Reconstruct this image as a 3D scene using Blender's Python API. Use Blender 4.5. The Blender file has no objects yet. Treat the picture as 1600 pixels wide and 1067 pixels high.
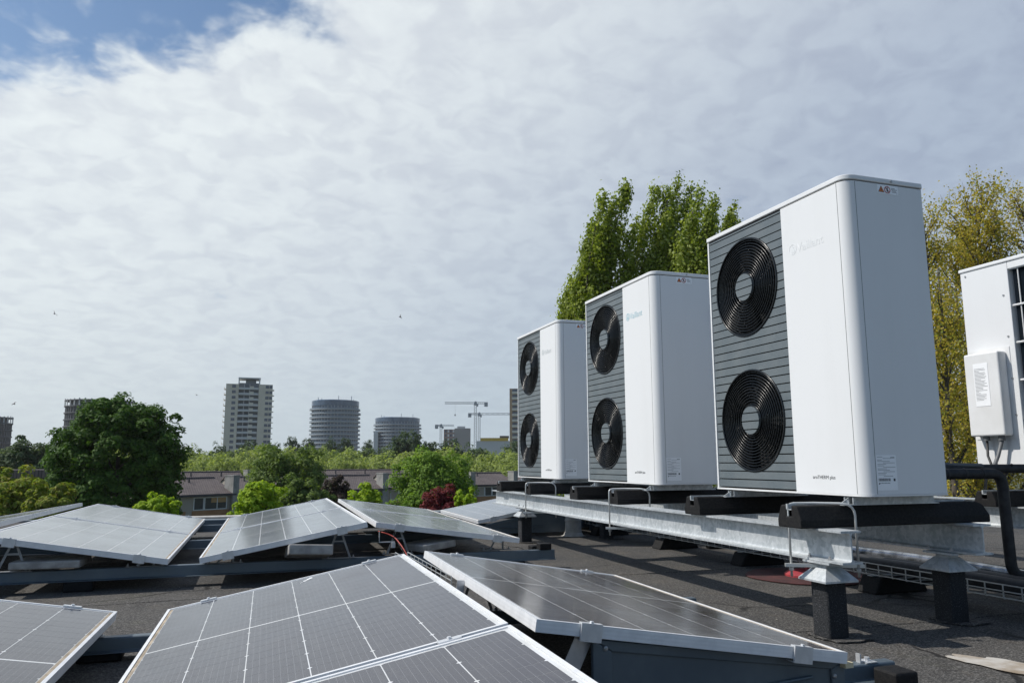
import bpy, bmesh, math, random
import numpy as np
from mathutils import Vector, Matrix
random.seed(7); RNG = np.random.default_rng(11)
scn = bpy.context.scene
COL = scn.collection

# ------------------------------------------------------------------ camera
EYE = Vector((-2.492, -2.757, 0.77))
CR = Vector((0.94676, -0.32202, -0.00326)).normalized()
CF = Vector((0.31867, 0.93535, 0.15368)).normalized()
CU = CR.cross(CF).normalized()
CR = CF.cross(CU).normalized()
FPX = 1209.0
cd = bpy.data.cameras.new('camera'); cam = bpy.data.objects.new('camera', cd); COL.objects.link(cam)
m = Matrix((CR, CU, -CF)).transposed().to_4x4(); m.translation = EYE
cam.matrix_world = m
cd.sensor_width = 36; cd.sensor_fit = 'HORIZONTAL'; cd.lens = 36 * FPX / 1600
cd.clip_start = 0.05; cd.clip_end = 20000
scn.camera = cam

# ------------------------------------------------------------------ sun and sky
SUN = Vector((-0.85, 0.33, 1.0)).normalized()
sl = bpy.data.lights.new('sun', 'SUN'); so = bpy.data.objects.new('sun', sl); COL.objects.link(so)
sl.energy = 4.0; sl.angle = math.radians(0.55); sl.color = (1.0, 0.95, 0.88)
so.rotation_euler = SUN.to_track_quat('Z', 'Y').to_euler()
so.location = (0, 0, 40)

world = bpy.data.worlds.new('World'); scn.world = world; world.use_nodes = True
class NT:
    """small helper to write node trees"""
    def __init__(s, tree): s.t = tree; s.n = tree.nodes; s.l = tree.links
    def node(s, typ, **kw):
        n = s.n.new(typ)
        for k, v in kw.items(): setattr(n, k, v)
        return n
    def put(s, sock, v):
        if v is None: return
        if hasattr(v, 'is_linked'): s.l.new(v, sock)
        else:
            if isinstance(v, (tuple, list)) and len(v) == 3 and sock.type == 'RGBA': v = (*v, 1)
            sock.default_value = v
    def math(s, op, a, b=None, c=None, clamp=False):
        n = s.node('ShaderNodeMath', operation=op); n.use_clamp = clamp
        s.put(n.inputs[0], a)
        if b is not None: s.put(n.inputs[1], b)
        if c is not None: s.put(n.inputs[2], c)
        return n.outputs[0]
    def mix(s, f, a, b, typ='MIX'):
        n = s.node('ShaderNodeMix', data_type='RGBA', blend_type=typ)
        s.put(n.inputs[0], f); s.put(n.inputs[6], a); s.put(n.inputs[7], b)
        return n.outputs[2]
    def noise(s, vec, scale, detail=4, rough=.5, dist=0, out=0, dims='3D'):
        n = s.node('ShaderNodeTexNoise', noise_dimensions=dims)
        if vec is not None: s.l.new(vec, n.inputs['Vector'])
        n.inputs['Scale'].default_value = scale; n.inputs['Detail'].default_value = detail
        n.inputs['Roughness'].default_value = rough; n.inputs['Distortion'].default_value = dist
        return n.outputs[out]
    def ss(s, x, a, b, lo=0., hi=1.):
        n = s.node('ShaderNodeMapRange', interpolation_type='SMOOTHSTEP')
        s.put(n.inputs[0], x); n.inputs[1].default_value = a; n.inputs[2].default_value = b
        n.inputs[3].default_value = lo; n.inputs[4].default_value = hi
        return n.outputs[0]
    def comb(s, x, y, z):
        n = s.node('ShaderNodeCombineXYZ')
        for i, v in enumerate((x, y, z)): s.put(n.inputs[i], v)
        return n.outputs[0]
    def sep(s, v):
        n = s.node('ShaderNodeSeparateXYZ'); s.l.new(v, n.inputs[0]); return n.outputs

W = NT(world.node_tree); W.n.clear()
sky = W.node('ShaderNodeTexSky', sky_type='NISHITA')
sky.sun_disc = False; sky.sun_elevation = math.asin(SUN.z); sky.sun_rotation = math.atan2(SUN.x, SUN.y)
sky.altitude = 10; sky.air_density = 1.0; sky.dust_density = 1.2; sky.ozone_density = 1.0
SKYK = 0.10
tc = W.node('ShaderNodeTexCoord'); D = tc.outputs['Generated']
dx, dy, dz = W.sep(D)
zc = W.math('ADD', W.math('MAXIMUM', dz, 0.0), 0.25)      # a shallow curved cloud shell
px, py = W.math('DIVIDE', dx, zc), W.math('DIVIDE', dy, zc)
P = W.comb(px, py, 0.0)
c1 = W.math('MULTIPLY', W.math('SUBTRACT', W.math('ADD', py, W.math('MULTIPLY', px, .45)), 1.215), 1.7)
c2 = W.math('MULTIPLY', W.math('SUBTRACT', px, .10), 2.2)
c2 = W.math('MINIMUM', c2, W.math('MULTIPLY', W.math('SUBTRACT', py, .52), 1.5))
cov = W.math('MAXIMUM', c1, c2)
n1 = W.noise(P, 2.6, 6, .55, .25)
n2 = W.noise(P, 9.0, 5, .55, .35)
n3 = W.noise(P, 22.0, 4, .55, .3)
puff = W.ss(W.noise(P, 13.0, 3, .5, .5), .36, .60)
t = W.math('ADD', W.math('MULTIPLY', W.ss(cov, -.22, .24), .82), W.math('MULTIPLY', W.math('SUBTRACT', n1, .5), 1.5))
t = W.math('ADD', t, W.math('MULTIPLY', W.math('SUBTRACT', n2, .5), .55))
t = W.math('ADD', t, W.math('MULTIPLY', W.math('SUBTRACT', n3, .5), .22))
t = W.math('ADD', t, W.math('MULTIPLY', W.math('SUBTRACT', puff, .5), .16))
mask = W.ss(t, .04, .50)
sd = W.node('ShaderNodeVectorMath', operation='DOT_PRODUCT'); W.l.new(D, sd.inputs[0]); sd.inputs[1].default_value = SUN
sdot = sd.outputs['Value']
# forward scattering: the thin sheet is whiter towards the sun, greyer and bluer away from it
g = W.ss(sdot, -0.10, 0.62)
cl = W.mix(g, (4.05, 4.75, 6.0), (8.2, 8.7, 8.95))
rip = W.math('ADD', W.math('MULTIPLY', W.math('SUBTRACT', n2, .5), .20), W.math('MULTIPLY', W.math('SUBTRACT', n1, .5), .12))
rip = W.math('ADD', rip, W.math('MULTIPLY', W.math('SUBTRACT', n3, .5), .14))
rip = W.math('ADD', rip, W.math('MULTIPLY', W.math('SUBTRACT', puff, .62), .11))
sh = W.math('ADD', 1.0, rip)
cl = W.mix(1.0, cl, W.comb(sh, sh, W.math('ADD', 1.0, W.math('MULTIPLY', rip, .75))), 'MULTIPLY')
skyb = W.mix(1.0, sky.outputs[0], (.82, 1.0, 1.12), 'MULTIPLY')
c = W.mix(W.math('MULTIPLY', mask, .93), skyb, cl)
hz = W.math('POWER', 2.718, W.math('MULTIPLY', W.math('MAXIMUM', dz, 0), -6.5))
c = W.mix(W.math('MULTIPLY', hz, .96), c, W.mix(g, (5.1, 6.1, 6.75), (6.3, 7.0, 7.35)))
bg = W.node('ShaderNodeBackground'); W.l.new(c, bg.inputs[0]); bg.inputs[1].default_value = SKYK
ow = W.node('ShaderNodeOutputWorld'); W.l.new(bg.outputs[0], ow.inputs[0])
vs = scn.view_settings
vs.view_transform = 'Standard'; vs.look = 'None'; vs.exposure = 0.0; vs.gamma = 1.0; vs.use_curve_mapping = False
scn.render.engine = 'CYCLES'
scn.cycles.max_bounces = 6; scn.cycles.transparent_max_bounces = 6

# ------------------------------------------------------------------ placing helpers
def ray(px, py):
    return CF + CR * ((px - 800) / FPX) - CU * ((py - 533.5) / FPX)
def gp(px, py, z=0.0):
    d = ray(px, py); return EYE + d * ((z - EYE.z) / d.z)
def at(px, py, dist):
    d = ray(px, py); return EYE + d * (dist / math.hypot(d.x, d.y))

# ------------------------------------------------------------------ materials
def mat(name, col, rough=.6, metal=0., spec=.5, coat=0., build=None):
    mt = bpy.data.materials.new(name); mt.use_nodes = True
    N = NT(mt.node_tree); b = N.n['Principled BSDF']
    b.inputs['Base Color'].default_value = (*col, 1); b.inputs['Roughness'].default_value = rough
    b.inputs['Metallic'].default_value = metal; b.inputs['Specular IOR Level'].default_value = spec
    b.inputs['Coat Weight'].default_value = coat
    if build: build(N, b)
    return mt
def bump(N, b, h, strength=.3, dist=.01):
    n = N.node('ShaderNodeBump'); n.inputs['Strength'].default_value = strength; n.inputs['Distance'].default_value = dist
    N.l.new(h, n.inputs['Height']); N.l.new(n.outputs[0], b.inputs['Normal'])
def ocoord(N): return N.node('ShaderNodeTexCoord').outputs['Object']
def gcoord(N): return N.node('ShaderNodeNewGeometry').outputs['Position']
def mottled(c1_, c2_, scale, detail=5, bs=0., bscale=None, rough2=None, world_=False, lo=.35, hi=.65, dist=.004):
    def f(N, b):
        v = gcoord(N) if world_ else ocoord(N)
        n = N.noise(v, scale, detail, .6)
        N.l.new(N.mix(N.ss(n, lo, hi), c1_, c2_), b.inputs['Base Color'])
        if rough2: N.l.new(N.ss(n, lo, hi, *rough2), b.inputs['Roughness'])
        if bs: bump(N, b, N.noise(v, bscale or scale * 4, 3, .6), bs, dist)
    return f
def f_galv(N, b):
    v = gcoord(N)
    vo = N.node('ShaderNodeTexVoronoi'); N.l.new(v, vo.inputs['Vector']); vo.inputs['Scale'].default_value = 60
    s = N.sep(vo.outputs['Color'])[0]
    big = N.noise(v, 6, 5, .65)
    sx = N.node('ShaderNodeMapping'); N.l.new(v, sx.inputs[0]); sx.inputs['Scale'].default_value = (14, 14, 1.2)
    streak = N.noise(sx.outputs[0], 2.0, 4, .6)
    f = N.math('ADD', N.math('MULTIPLY', s, .22), N.math('ADD', N.math('MULTIPLY', big, .5), N.math('MULTIPLY', streak, .45)))
    N.l.new(N.mix(N.ss(f, .3, .9), (.34, .37, .385), (.62, .64, .65)), b.inputs['Base Color'])
    N.l.new(N.ss(f, .3, .9, .62, .42), b.inputs['Roughness'])
def f_white(N, b):
    v = ocoord(N)
    n = N.noise(v, 1.7, 5, .6); mp = N.node('ShaderNodeMapping'); N.l.new(v, mp.inputs[0]); mp.inputs['Scale'].default_value = (9, 9, .7)
    st = N.noise(mp.outputs[0], 1.0, 4, .6)
    f = N.math('ADD', N.math('MULTIPLY', n, .5), N.math('MULTIPLY', st, .5))
    N.l.new(N.mix(N.ss(f, .42, .75), (.745, .752, .755), (.715, .72, .72)), b.inputs['Base Color'])
    bump(N, b, N.noise(v, 260, 2, .5), .05, .001)
M = {}
M['white'] = mat('white_powder_coat', (.8, .8, .8), .38, build=f_white)
M['white_plain'] = mat('white_plastic', (.78, .78, .77), .45, build=mottled((.78, .785, .785), (.70, .70, .69), 3, 4))
M['slat'] = mat('slate_grey_plastic', (.15, .17, .18), .42, build=mottled((.112, .136, .149), (.140, .162, .172), 5, 4, .12, 180))
M['black_plastic'] = mat('black_plastic', (.004, .0055, .007), .24, spec=.35)
M['void'] = mat('dark_chamber', (.006, .007, .008), .8)
M['blade'] = mat('fan_blade', (.004, .0045, .005), .7, spec=.1)
M['seam'] = mat('seam_shadow_gap', (.05, .052, .055), .7)
M['galv'] = mat('galvanised_steel', (.5, .52, .53), .5, .35, build=f_galv)
M['rubber'] = mat('black_rubber', (.014, .014, .015), .72, spec=.3, build=mottled((.006, .006, .007), (.014, .0135, .013), 90, 3, .5, 220, dist=.003))
def f_roof(N, b):
    v = gcoord(N)
    big = N.noise(v, .7, 6, .62, .3); med = N.noise(v, 4.2, 6, .65); fine = N.noise(v, 85, 3, .75); gr = N.noise(v, 170, 2, .7)
    c0 = N.mix(N.ss(big, .32, .68), (.040, .040, .040), (.078, .073, .066))
    c0 = N.mix(N.math('MULTIPLY', N.ss(med, .50, .68), .5), c0, (.112, .096, .076))
    c0 = N.mix(N.math('MULTIPLY', N.ss(N.noise(v, 1.1, 6, .7, .8), .54, .64), .45), c0, (.034, .032, .031))
    moss = N.math('MULTIPLY', N.ss(N.noise(v, 1.4, 5, .6), .60, .74), .35)
    c0 = N.mix(moss, c0, (.085, .088, .040))
    c0 = N.mix(N.ss(fine, .50, .62), c0, N.mix(.75, c0, (.19, .182, .17)))
    c0 = N.mix(N.ss(gr, .58, .68), c0, (.24, .22, .20))
    c0 = N.mix(N.math('MULTIPLY', N.ss(N.noise(v, 2.1, 5, .7, .6), .56, .66), .35), c0, (.030, .028, .027))
    c0 = N.mix(N.math('MULTIPLY', N.ss(gr, .40, .33), .7), c0, (.018, .017, .017))
    gv = N.node('ShaderNodeTexVoronoi'); N.l.new(v, gv.inputs['Vector']); gv.inputs['Scale'].default_value = 125
    gr1 = N.sep(gv.outputs['Color'])[0]
    c0 = N.mix(N.math('MULTIPLY', N.ss(gr1, .78, .97), .5), c0, (.21, .20, .185)); c0 = N.mix(N.math('MULTIPLY', N.ss(gr1, .30, .08), .5), c0, (.022, .022, .022))
    # wandering cracks along old membrane laps
    wv = N.node('ShaderNodeVectorMath', operation='ADD'); N.l.new(v, wv.inputs[0])
    nz = N.node('ShaderNodeTexNoise'); N.l.new(v, nz.inputs['Vector']); nz.inputs['Scale'].default_value = 2.5
    sc = N.node('ShaderNodeVectorMath', operation='SCALE'); N.l.new(nz.outputs['Color'], sc.inputs[0]); sc.inputs['Scale'].default_value = .35
    N.l.new(sc.outputs[0], wv.inputs[1])
    vo = N.node('ShaderNodeTexVoronoi', feature='DISTANCE_TO_EDGE'); N.l.new(wv.outputs[0], vo.inputs['Vector']); vo.inputs['Scale'].default_value = .62
    crack = N.math('MULTIPLY', N.ss(vo.outputs['Distance'], .010, .003), N.ss(N.noise(v, .9, 3, .5), .45, .56))
    c0 = N.mix(N.math('MULTIPLY', crack, .85), c0, (.014, .013, .012))
    N.l.new(c0, b.inputs['Base Color'])
    h = N.math('ADD', N.math('MULTIPLY', fine, .6), N.math('ADD', N.math('MULTIPLY', gr, .4), N.math('MULTIPLY', crack, -1.2)))
    bump(N, b, h, .7, .006)
M['roof'] = mat('mineral_bitumen', (.07, .065, .06), .88, spec=.25, build=f_roof)
def f_bit(N, b):
    v = ocoord(N); fine = N.noise(v, 150, 3, .75); big = N.noise(v, 9, 4, .6)
    c0 = N.mix(N.ss(fine, .50, .74), (.010, .012, .015), (.10, .10, .105))
    c0 = N.mix(N.math('MULTIPLY', N.ss(big, .5, .65), .6), c0, (.012, .012, .013))
    N.l.new(c0, b.inputs['Base Color']); bump(N, b, N.math('ADD', fine, big), .8, .008)
M['bitumen_post'] = mat('bitumen_wrap', (.04, .04, .045), .8, build=f_bit)
M['stand'] = mat('dull_zinc_steel', (.36, .37, .38), .5, .4, build=mottled((.38, .39, .40), (.26, .27, .275), 20, 4))
M['alu'] = mat('anodised_aluminium', (.72, .73, .74), .38, .45, build=mottled((.74, .75, .76), (.60, .61, .62), 14, 3))
def f_alug(N, b):
    v = ocoord(N)
    z = N.sep(v)[2]
    w = N.math('SINE', N.math('MULTIPLY', z, 540.0))
    n = N.noise(v, 18, 3, .6)
    N.l.new(N.mix(N.ss(n, .35, .7), (.80, .805, .81), (.70, .71, .72)), b.inputs['Base Color'])
    bump(N, b, w, .10, .0010)
M['frame'] = mat('panel_frame_aluminium', (.7, .71, .72), .40, .08, build=f_alug)
def f_cell(N, b):
    v = ocoord(N); g_ = gcoord(N)
    x, y, z = N.sep(v)
    # nine bus bars along each cell
    bb = N.math('PINGPONG', N.math('ADD', x, .0092), .0092)
    line = N.ss(bb, .0006, .0002)
    dust = N.noise(g_, 2.2, 6, .65); mp = N.node('ShaderNodeMapping'); N.l.new(g_, mp.inputs[0]); mp.inputs['Scale'].default_value = (60, 5, 5)
    st = N.noise(mp.outputs[0], 1.0, 4, .6)
    spk = N.noise(g_, 95, 3, .6)
    d = N.math('ADD', N.math('MULTIPLY', N.ss(dust, .35, .7), .07), N.math('MULTIPLY', N.ss(st, .5, .72), .06))
    d = N.math('ADD', d, N.math('MULTIPLY', N.ss(spk, .66, .74), .20))
    base = N.mix(N.noise(g_, 3, 2), (.020, .017, .030), (.032, .024, .034))
    base = N.mix(N.math('MULTIPLY', line, .35), base, (.42, .43, .45))
    N.l.new(N.mix(d, base, (.36, .345, .32)), b.inputs['Base Color'])
    N.l.new(N.ss(dust, .3, .75, .10, .24), b.inputs['Roughness'])
    b.inputs['IOR'].default_value = 1.52; b.inputs['Coat Weight'].default_value = .15; b.inputs['Coat Roughness'].default_value = .13
M['cell'] = mat('silicon_cell_under_glass', (.02, .02, .03), .16, build=f_cell)
M['cell_far'] = mat('silicon_cell_seen_flat', (.02, .02, .03), .16, build=f_cell); M['cell_far'].node_tree.nodes['Principled BSDF'].inputs['Coat Weight'].default_value = .8
M['cell_dusty'] = mat('dusty_silicon_cell', (.02, .02, .03), .16, build=f_cell)
nt = NT(M['cell_dusty'].node_tree)
bd = nt.n['Principled BSDF']; lk = bd.inputs['Base Color'].links[0]; src = lk.from_socket
g2 = gcoord(nt); mp = nt.node('ShaderNodeMapping'); nt.l.new(g2, mp.inputs[0]); mp.inputs['Scale'].default_value = (4, 70, 4)
nt.l.new(nt.mix(nt.math('ADD', .10, nt.math('MULTIPLY', nt.ss(nt.noise(mp.outputs[0], 1.0, 5, .7), .42, .75), .24)), src, (.33, .30, .24)), bd.inputs['Base Color'])
M['cell_dusty_far'] = M['cell_dusty'].copy(); M['cell_dusty_far'].node_tree.nodes['Principled BSDF'].inputs['Coat Weight'].default_value = .7
bd.inputs['Coat Weight'].default_value = 0; bd.inputs['IOR'].default_value = 1.42
M['backsheet'] = mat('white_backsheet_under_glass', (.70, .71, .72), .14, build=mottled((.72, .73, .74), (.60, .60, .58), 5, 4))
M['steel_dark'] = mat('blue_grey_coated_steel', (.095, .125, .15), .42, .25, build=mottled((.085, .115, .142), (.12, .148, .168), 4, 5, .08, 40, (.36, .52)))
M['concrete'] = mat('ballast_concrete', (.34, .33, .31), .85, build=mottled((.26, .25, .235), (.40, .385, .36), 12, 6, .4, 120))
M['red'] = mat('red_drain_cover', (.34, .035, .045), .55, build=mottled((.30, .030, .040), (.40, .05, .055), 8, 4))
M['red_felt'] = mat('worn_red_felt', (.16, .045, .042), .9, build=mottled((.050, .020, .020), (.090, .028, .027), 9, 6, .5, 150))
M['pale'] = mat('sunlit_worn_screed', (.42, .38, .32), .9, build=mottled((.30, .235, .165), (.52, .49, .44), 7, 7, .5, 90, world_=True))  # bare screed tone with the sun on it painted in
M['pipe'] = mat('black_foam_insulation', (.016, .017, .019), .6, build=mottled((.012, .013, .015), (.028, .028, .03), 25, 4, .35, 60))
M['silver'] = mat('silver_pipe_jacket', (.4, .4, .42), .20, .85, build=mottled((.42, .43, .45), (.16, .165, .17), 18, 3, .4, 30))
M['wire'] = mat('zinc_wire', (.55, .56, .55), .4, .5)
M['cable_grey'] = mat('grey_cable', (.13, .135, .14), .5)
M['cable_red'] = mat('red_cable', (.42, .06, .045), .5)
M['cable_black'] = mat('black_cable', (.012, .012, .013), .5)
M['vent'] = mat('weathered_grey_pvc', (.40, .395, .38), .6, build=mottled((.32, .315, .30), (.46, .45, .43), 9, 5))
M['coil'] = mat('dark_coil_fins', (.020, .034, .050), .45)
M['paper'] = mat('sticker_paper', (.90, .91, .92), .4)
M['ink'] = mat('dark_print', (.06, .065, .07), .6)
M['ink_grey'] = mat('grey_print', (.30, .31, .32), .6)
M['orange'] = mat('warning_orange', (.62, .17, .03), .5)
M['red_print'] = mat('red_print', (.40, .05, .04), .5)
M['logo'] = mat('teal_logo_print', (.36, .54, .60), .4)
M['logo_glare'] = mat('glare_washed_logo_print', (.735, .748, .752), .3)  # glare that washes out the near logo, put into its colour
M['logo_grey'] = mat('pale_grey_logo_print', (.52, .55, .56), .4)
M['screw'] = mat('zinc_screw', (.4, .4, .4), .4, .6)
M['dropping'] = mat('bird_dropping', (.72, .73, .72), .8)
M['yellow_board'] = mat('yellowed_board_end', (.62, .54, .36), .7)

# ------------------------------------------------------------------ mesh helpers
class MB:
    def __init__(s): s.v = []; s.f = []
    def add(s, vs_, fs):
        o = len(s.v); s.v += [tuple(v) for v in vs_]; s.f += [tuple(i + o for i in f) for f in fs]; return s
    def box(s, x0, y0, z0, x1, y1, z1):
        vs_ = [(x, y, z) for z in (z0, z1) for y in (y0, y1) for x in (x0, x1)]
        return s.add(vs_, [(0, 2, 3, 1), (4, 5, 7, 6), (0, 1, 5, 4), (2, 6, 7, 3), (0, 4, 6, 2), (1, 3, 7, 5)])
    def prism(s, pts, a, b, axis='z'):
        """extrude a 2-D outline (ccw) between a and b along axis; z:(x,y) y:(x,z) x:(y,z)"""
        n = len(pts)
        def mk(p, t): return {'z': (p[0], p[1], t), 'y': (p[0], t, p[1]), 'x': (t, p[0], p[1])}[axis]
        vs_ = [mk(p, a) for p in pts] + [mk(p, b) for p in pts]
        fs = [tuple(reversed(range(n))), tuple(range(n, 2 * n))] + [(i, (i + 1) % n, n + (i + 1) % n, n + i) for i in range(n)]
        if axis == 'y': fs = [tuple(reversed(f)) for f in fs]
        return s.add(vs_, fs)
    def bar(s, p, q, w, h, up=(0, 0, 1)):
        p, q = Vector(p), Vector(q); d = (q - p).normalized(); u = Vector(up)
        if abs(d.dot(u)) > .98: u = Vector((0, 1, 0))
        r = d.cross(u).normalized(); u = r.cross(d)
        vs_ = [c + r * (a * w / 2) + u * (b_ * h / 2) for c in (p, q) for a, b_ in ((-1, -1), (1, -1), (1, 1), (-1, 1))]
        return s.add(vs_, [(0, 1, 2, 3), (7, 6, 5, 4), (0, 4, 5, 1), (1, 5, 6, 2), (2, 6, 7, 3), (3, 7, 4, 0)])
    def tube(s, pts, r, n=8, caps=True):
        pts = [Vector(p) for p in pts]; rs = r if isinstance(r, (list, tuple)) else [r] * len(pts)
        o = len(s.v); prev = None
        for i, p in enumerate(pts):
            d = (pts[min(i + 1, len(pts) - 1)] - pts[max(i - 1, 0)]).normalized()
            if prev is None:
                u = d.orthogonal().normalized()
            else:
                u = (prev - d * prev.dot(d)).normalized()
            prev = u; w = d.cross(u)
            for k in range(n):
                a = 2 * math.pi * k / n
                s.v.append(tuple(p + (u * math.cos(a) + w * math.sin(a)) * rs[i]))
        for i in range(len(pts) - 1):
            for k in range(n):
                a, b_ = o + i * n + k, o + i * n + (k + 1) % n
                s.f.append((a, b_, b_ + n, a + n))
        if caps:
            s.f.append(tuple(o + k for k in reversed(range(n)))); e = o + (len(pts) - 1) * n
            s.f.append(tuple(e + k for k in range(n)))
        return s
    def lathe(s, prof, n=24, c=(0, 0, 0), a0=0):
        o = len(s.v)
        for r, z in prof:
            for k in range(n):
                a = a0 + 2 * math.pi * k / n; s.v.append((c[0] + r * math.cos(a), c[1] + r * math.sin(a), c[2] + z))
        for i in range(len(prof) - 1):
            for k in range(n):
                a, b_ = o + i * n + k, o + i * n + (k + 1) % n; s.f.append((a, b_, b_ + n, a + n))
        s.f.append(tuple(o + k for k in reversed(range(n)))); e = o + (len(prof) - 1) * n
        s.f.append(tuple(e + k for k in range(n)))
        return s
    def ring(s, c, R, w, h, n=56, axis=1):
        """ring of rectangular section: radial width w, thickness h, axis along local y"""
        o = len(s.v)
        for k in range(n):
            a = 2 * math.pi * k / n; ca, sa = math.cos(a), math.sin(a)
            for dr, dh in ((-w / 2, -h / 2), (w / 2, -h / 2), (w / 2, h / 2), (-w / 2, h / 2)):
                s.v.append((c[0] + (R + dr) * ca, c[1] + dh, c[2] + (R + dr) * sa))
        for k in range(n):
            k2 = (k + 1) % n
            for j in range(4):
                s.f.append((o + k * 4 + j, o + k * 4 + (j + 1) % 4, o + k2 * 4 + (j + 1) % 4, o + k2 * 4 + j))
        return s
def mesh(name, mb, mt, smooth=False):
    me = bpy.data.meshes.new(name); me.from_pydata(mb.v, [], mb.f); me.validate()
    bm = bmesh.new(); bm.from_mesh(me); bmesh.ops.recalc_face_normals(bm, faces=bm.faces); bm.to_mesh(me); bm.free()
    if smooth:
        me.polygons.foreach_set('use_smooth', [True] * len(me.polygons))
    me.materials.append(mt); return me
def obj(name, mb, mt, parent=None, bev=0., smooth=False, loc=None, rot=None, seg=2, angle=35):
    me = mb if isinstance(mb, bpy.types.Mesh) else mesh(name, mb, mt, smooth)
    o = bpy.data.objects.new(name, me); COL.objects.link(o); o.parent = parent
    if loc is not None: o.location = loc
    if rot is not None: o.rotation_euler = rot
    if bev:
        b = o.modifiers.new('bevel', 'BEVEL'); b.width = bev; b.segments = seg; b.limit_method = 'ANGLE'; b.angle_limit = math.radians(angle)
        b.harden_normals = False
    if smooth == 'auto':
        pass
    return o
def autosmooth(o, ang=40):
    me = o.data
    me.polygons.foreach_set('use_smooth', [True] * len(me.polygons))
    try: me.set_sharp_from_angle(angle=math.radians(ang))
    except Exception: pass
    return o
def tag(o, label, cat, group=None):
    o['label'] = label; o['category'] = cat
    if group: o['group'] = group
    return o
def thing(name, label, cat, loc=(0, 0, 0), rotz=0., group=None):
    o = bpy.data.objects.new(name, None); COL.objects.link(o); o.empty_display_size = .1
    o.location = loc; o.rotation_euler = (0, 0, rotz); return tag(o, label, cat, group)
def structure(name, mb, mt, parent=None, **kw):
    o = obj(name, mb, mt, parent, **kw)
    if parent is None: o['kind'] = 'structure'
    return o
def dup(root, loc=None, rotz=None, label=None, group=None, swap=None):
    r = root.copy(); COL.objects.link(r)
    if loc is not None: r.location = loc
    if rotz is not None: r.rotation_euler = (0, 0, rotz)
    if label: r['label'] = label
    if group: r['group'] = group
    for ch in root.children:
        c_ = ch.copy(); COL.objects.link(c_); c_.parent = r
        for g_ in ch.children:
            d_ = g_.copy(); COL.objects.link(d_); d_.parent = c_
    return r
def text_mesh(body, size, mt, name, extrude=.0004, shear=0.):
    cu = bpy.data.curves.new(name, 'FONT'); cu.body = body; cu.size = size; cu.extrude = extrude; cu.shear = shear; cu.resolution_u = 3
    o = bpy.data.objects.new(name, cu); COL.objects.link(o)
    dg = bpy.context.evaluated_depsgraph_get()
    me = bpy.data.meshes.new_from_object(o.evaluated_get(dg)); bpy.data.objects.remove(o); bpy.data.curves.remove(cu)
    me.name = name; me.materials.clear(); me.materials.append(mt)
    return me
def arc(cx, cy, r, a0, a1, n=8):
    return [(cx + r * math.cos(math.radians(a0 + (a1 - a0) * i / n)), cy + r * math.sin(math.radians(a0 + (a1 - a0) * i / n))) for i in range(n + 1)]

# ================================================================== the large structure
GZ = -9.0                                   # street level below the roof
mb = MB()
o_ = []
for k in range(64):
    a = 2 * math.pi * k / 64; o_.append((6000 * math.cos(a), 6000 * math.sin(a), GZ))
mb.add(o_, [tuple(range(64))])
M['ground'] = mat('grassy_ground', (.06, .075, .03), .95, build=mottled((.045, .06, .024), (.10, .10, .06), .05, 6, world_=True))
structure('ground', mb, M['ground'])
mb = MB().box(-7.5, -7.0, -.35, 9.5, 9.35, 0); structure('flat_roof', mb, M['roof'])
M['facade'] = mat('brown_brick_facade', (.20, .13, .09), .85, build=mottled((.17, .11, .08), (.24, .16, .11), 3, 5))
mb = MB().box(-7.3, -6.8, GZ, 9.3, 9.2, -.355)
tag(obj('apartment_block', mb, M['facade']), 'brown brick block below carrying the flat bitumen roof', 'building')
mb = MB()
mb.box(-7.56, 9.27, -.30, 9.56, 9.42, .022); mb.box(-7.58, -7.0, -.30, -7.42, 9.265, .05); mb.box(9.42, -7.0, -.30, 9.58, 9.265, .05)
structure('roof_edge_trim', mb, M['steel_dark'])
# membrane laps: sheets of roofing felt laid over each other, 4 mm steps
mb = MB()
for k, yy in enumerate((-1.62, .30, 2.22, 4.15, 6.1, 8.0)):
    n = 60; top = []; bot = []
    for i in range(n + 1):
        x = -7.3 + 16.6 * i / n; w = .022 * math.sin(x * 1.1 + k) + .014 * math.sin(x * 3.7 + k * 2) + .006 * math.sin(x * 11.7 + k * 2)
        top.append((x, yy + .10 + w * .6)); bot.append((x, yy - .02 + w))
    o = len(mb.v)
    for i in range(n + 1):
        mb.v += [(bot[i][0], bot[i][1] - .004, .001), (bot[i][0], bot[i][1], .0032), (top[i][0], top[i][1], .0012)]
    for i in range(n):
        a = o + 3 * i; mb.f += [(a, a + 3, a + 4, a + 1), (a + 1, a + 4, a + 5, a + 2)]
lap = structure('roofing_felt_lap', mb, M['roof'])

# ------------------------------------------------------------------ far buildings
M['roof_tile'] = mat('brown_roof_tiles', (.11, .085, .075), .8)
def f_tile(N, b):
    v = ocoord(N); x, y, z = N.sep(v)
    br = N.node('ShaderNodeTexBrick'); N.l.new(N.comb(x, N.math('MULTIPLY', y, 1.0), 0), br.inputs['Vector'])
    br.inputs['Scale'].default_value = 1.0; br.inputs['Brick Width'].default_value = .30; br.inputs['Row Height'].default_value = .36
    br.inputs['Mortar Size'].default_value = .035; br.offset = .5
    br.inputs['Color1'].default_value = (.17, .135, .125, 1); br.inputs['Color2'].default_value = (.115, .092, .088, 1); br.inputs['Mortar'].default_value = (.03, .026, .026, 1)
    n = N.noise(v, .35, 4, .6)
    N.l.new(N.mix(N.math('MULTIPLY', N.ss(n, .4, .7), .4), br.outputs['Color'], (.19, .155, .14)), b.inputs['Base Color'])
    bump(N, b, br.outputs['Fac'], -.6, .05)
M['roof_tile'] = mat('brown_roof_tiles', (.11, .085, .075), .8, build=f_tile)
M['party'] = mat('grey_render', (.30, .31, .30), .9, build=mottled((.20, .20, .185), (.29, .285, .265), .8, 5))
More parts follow.
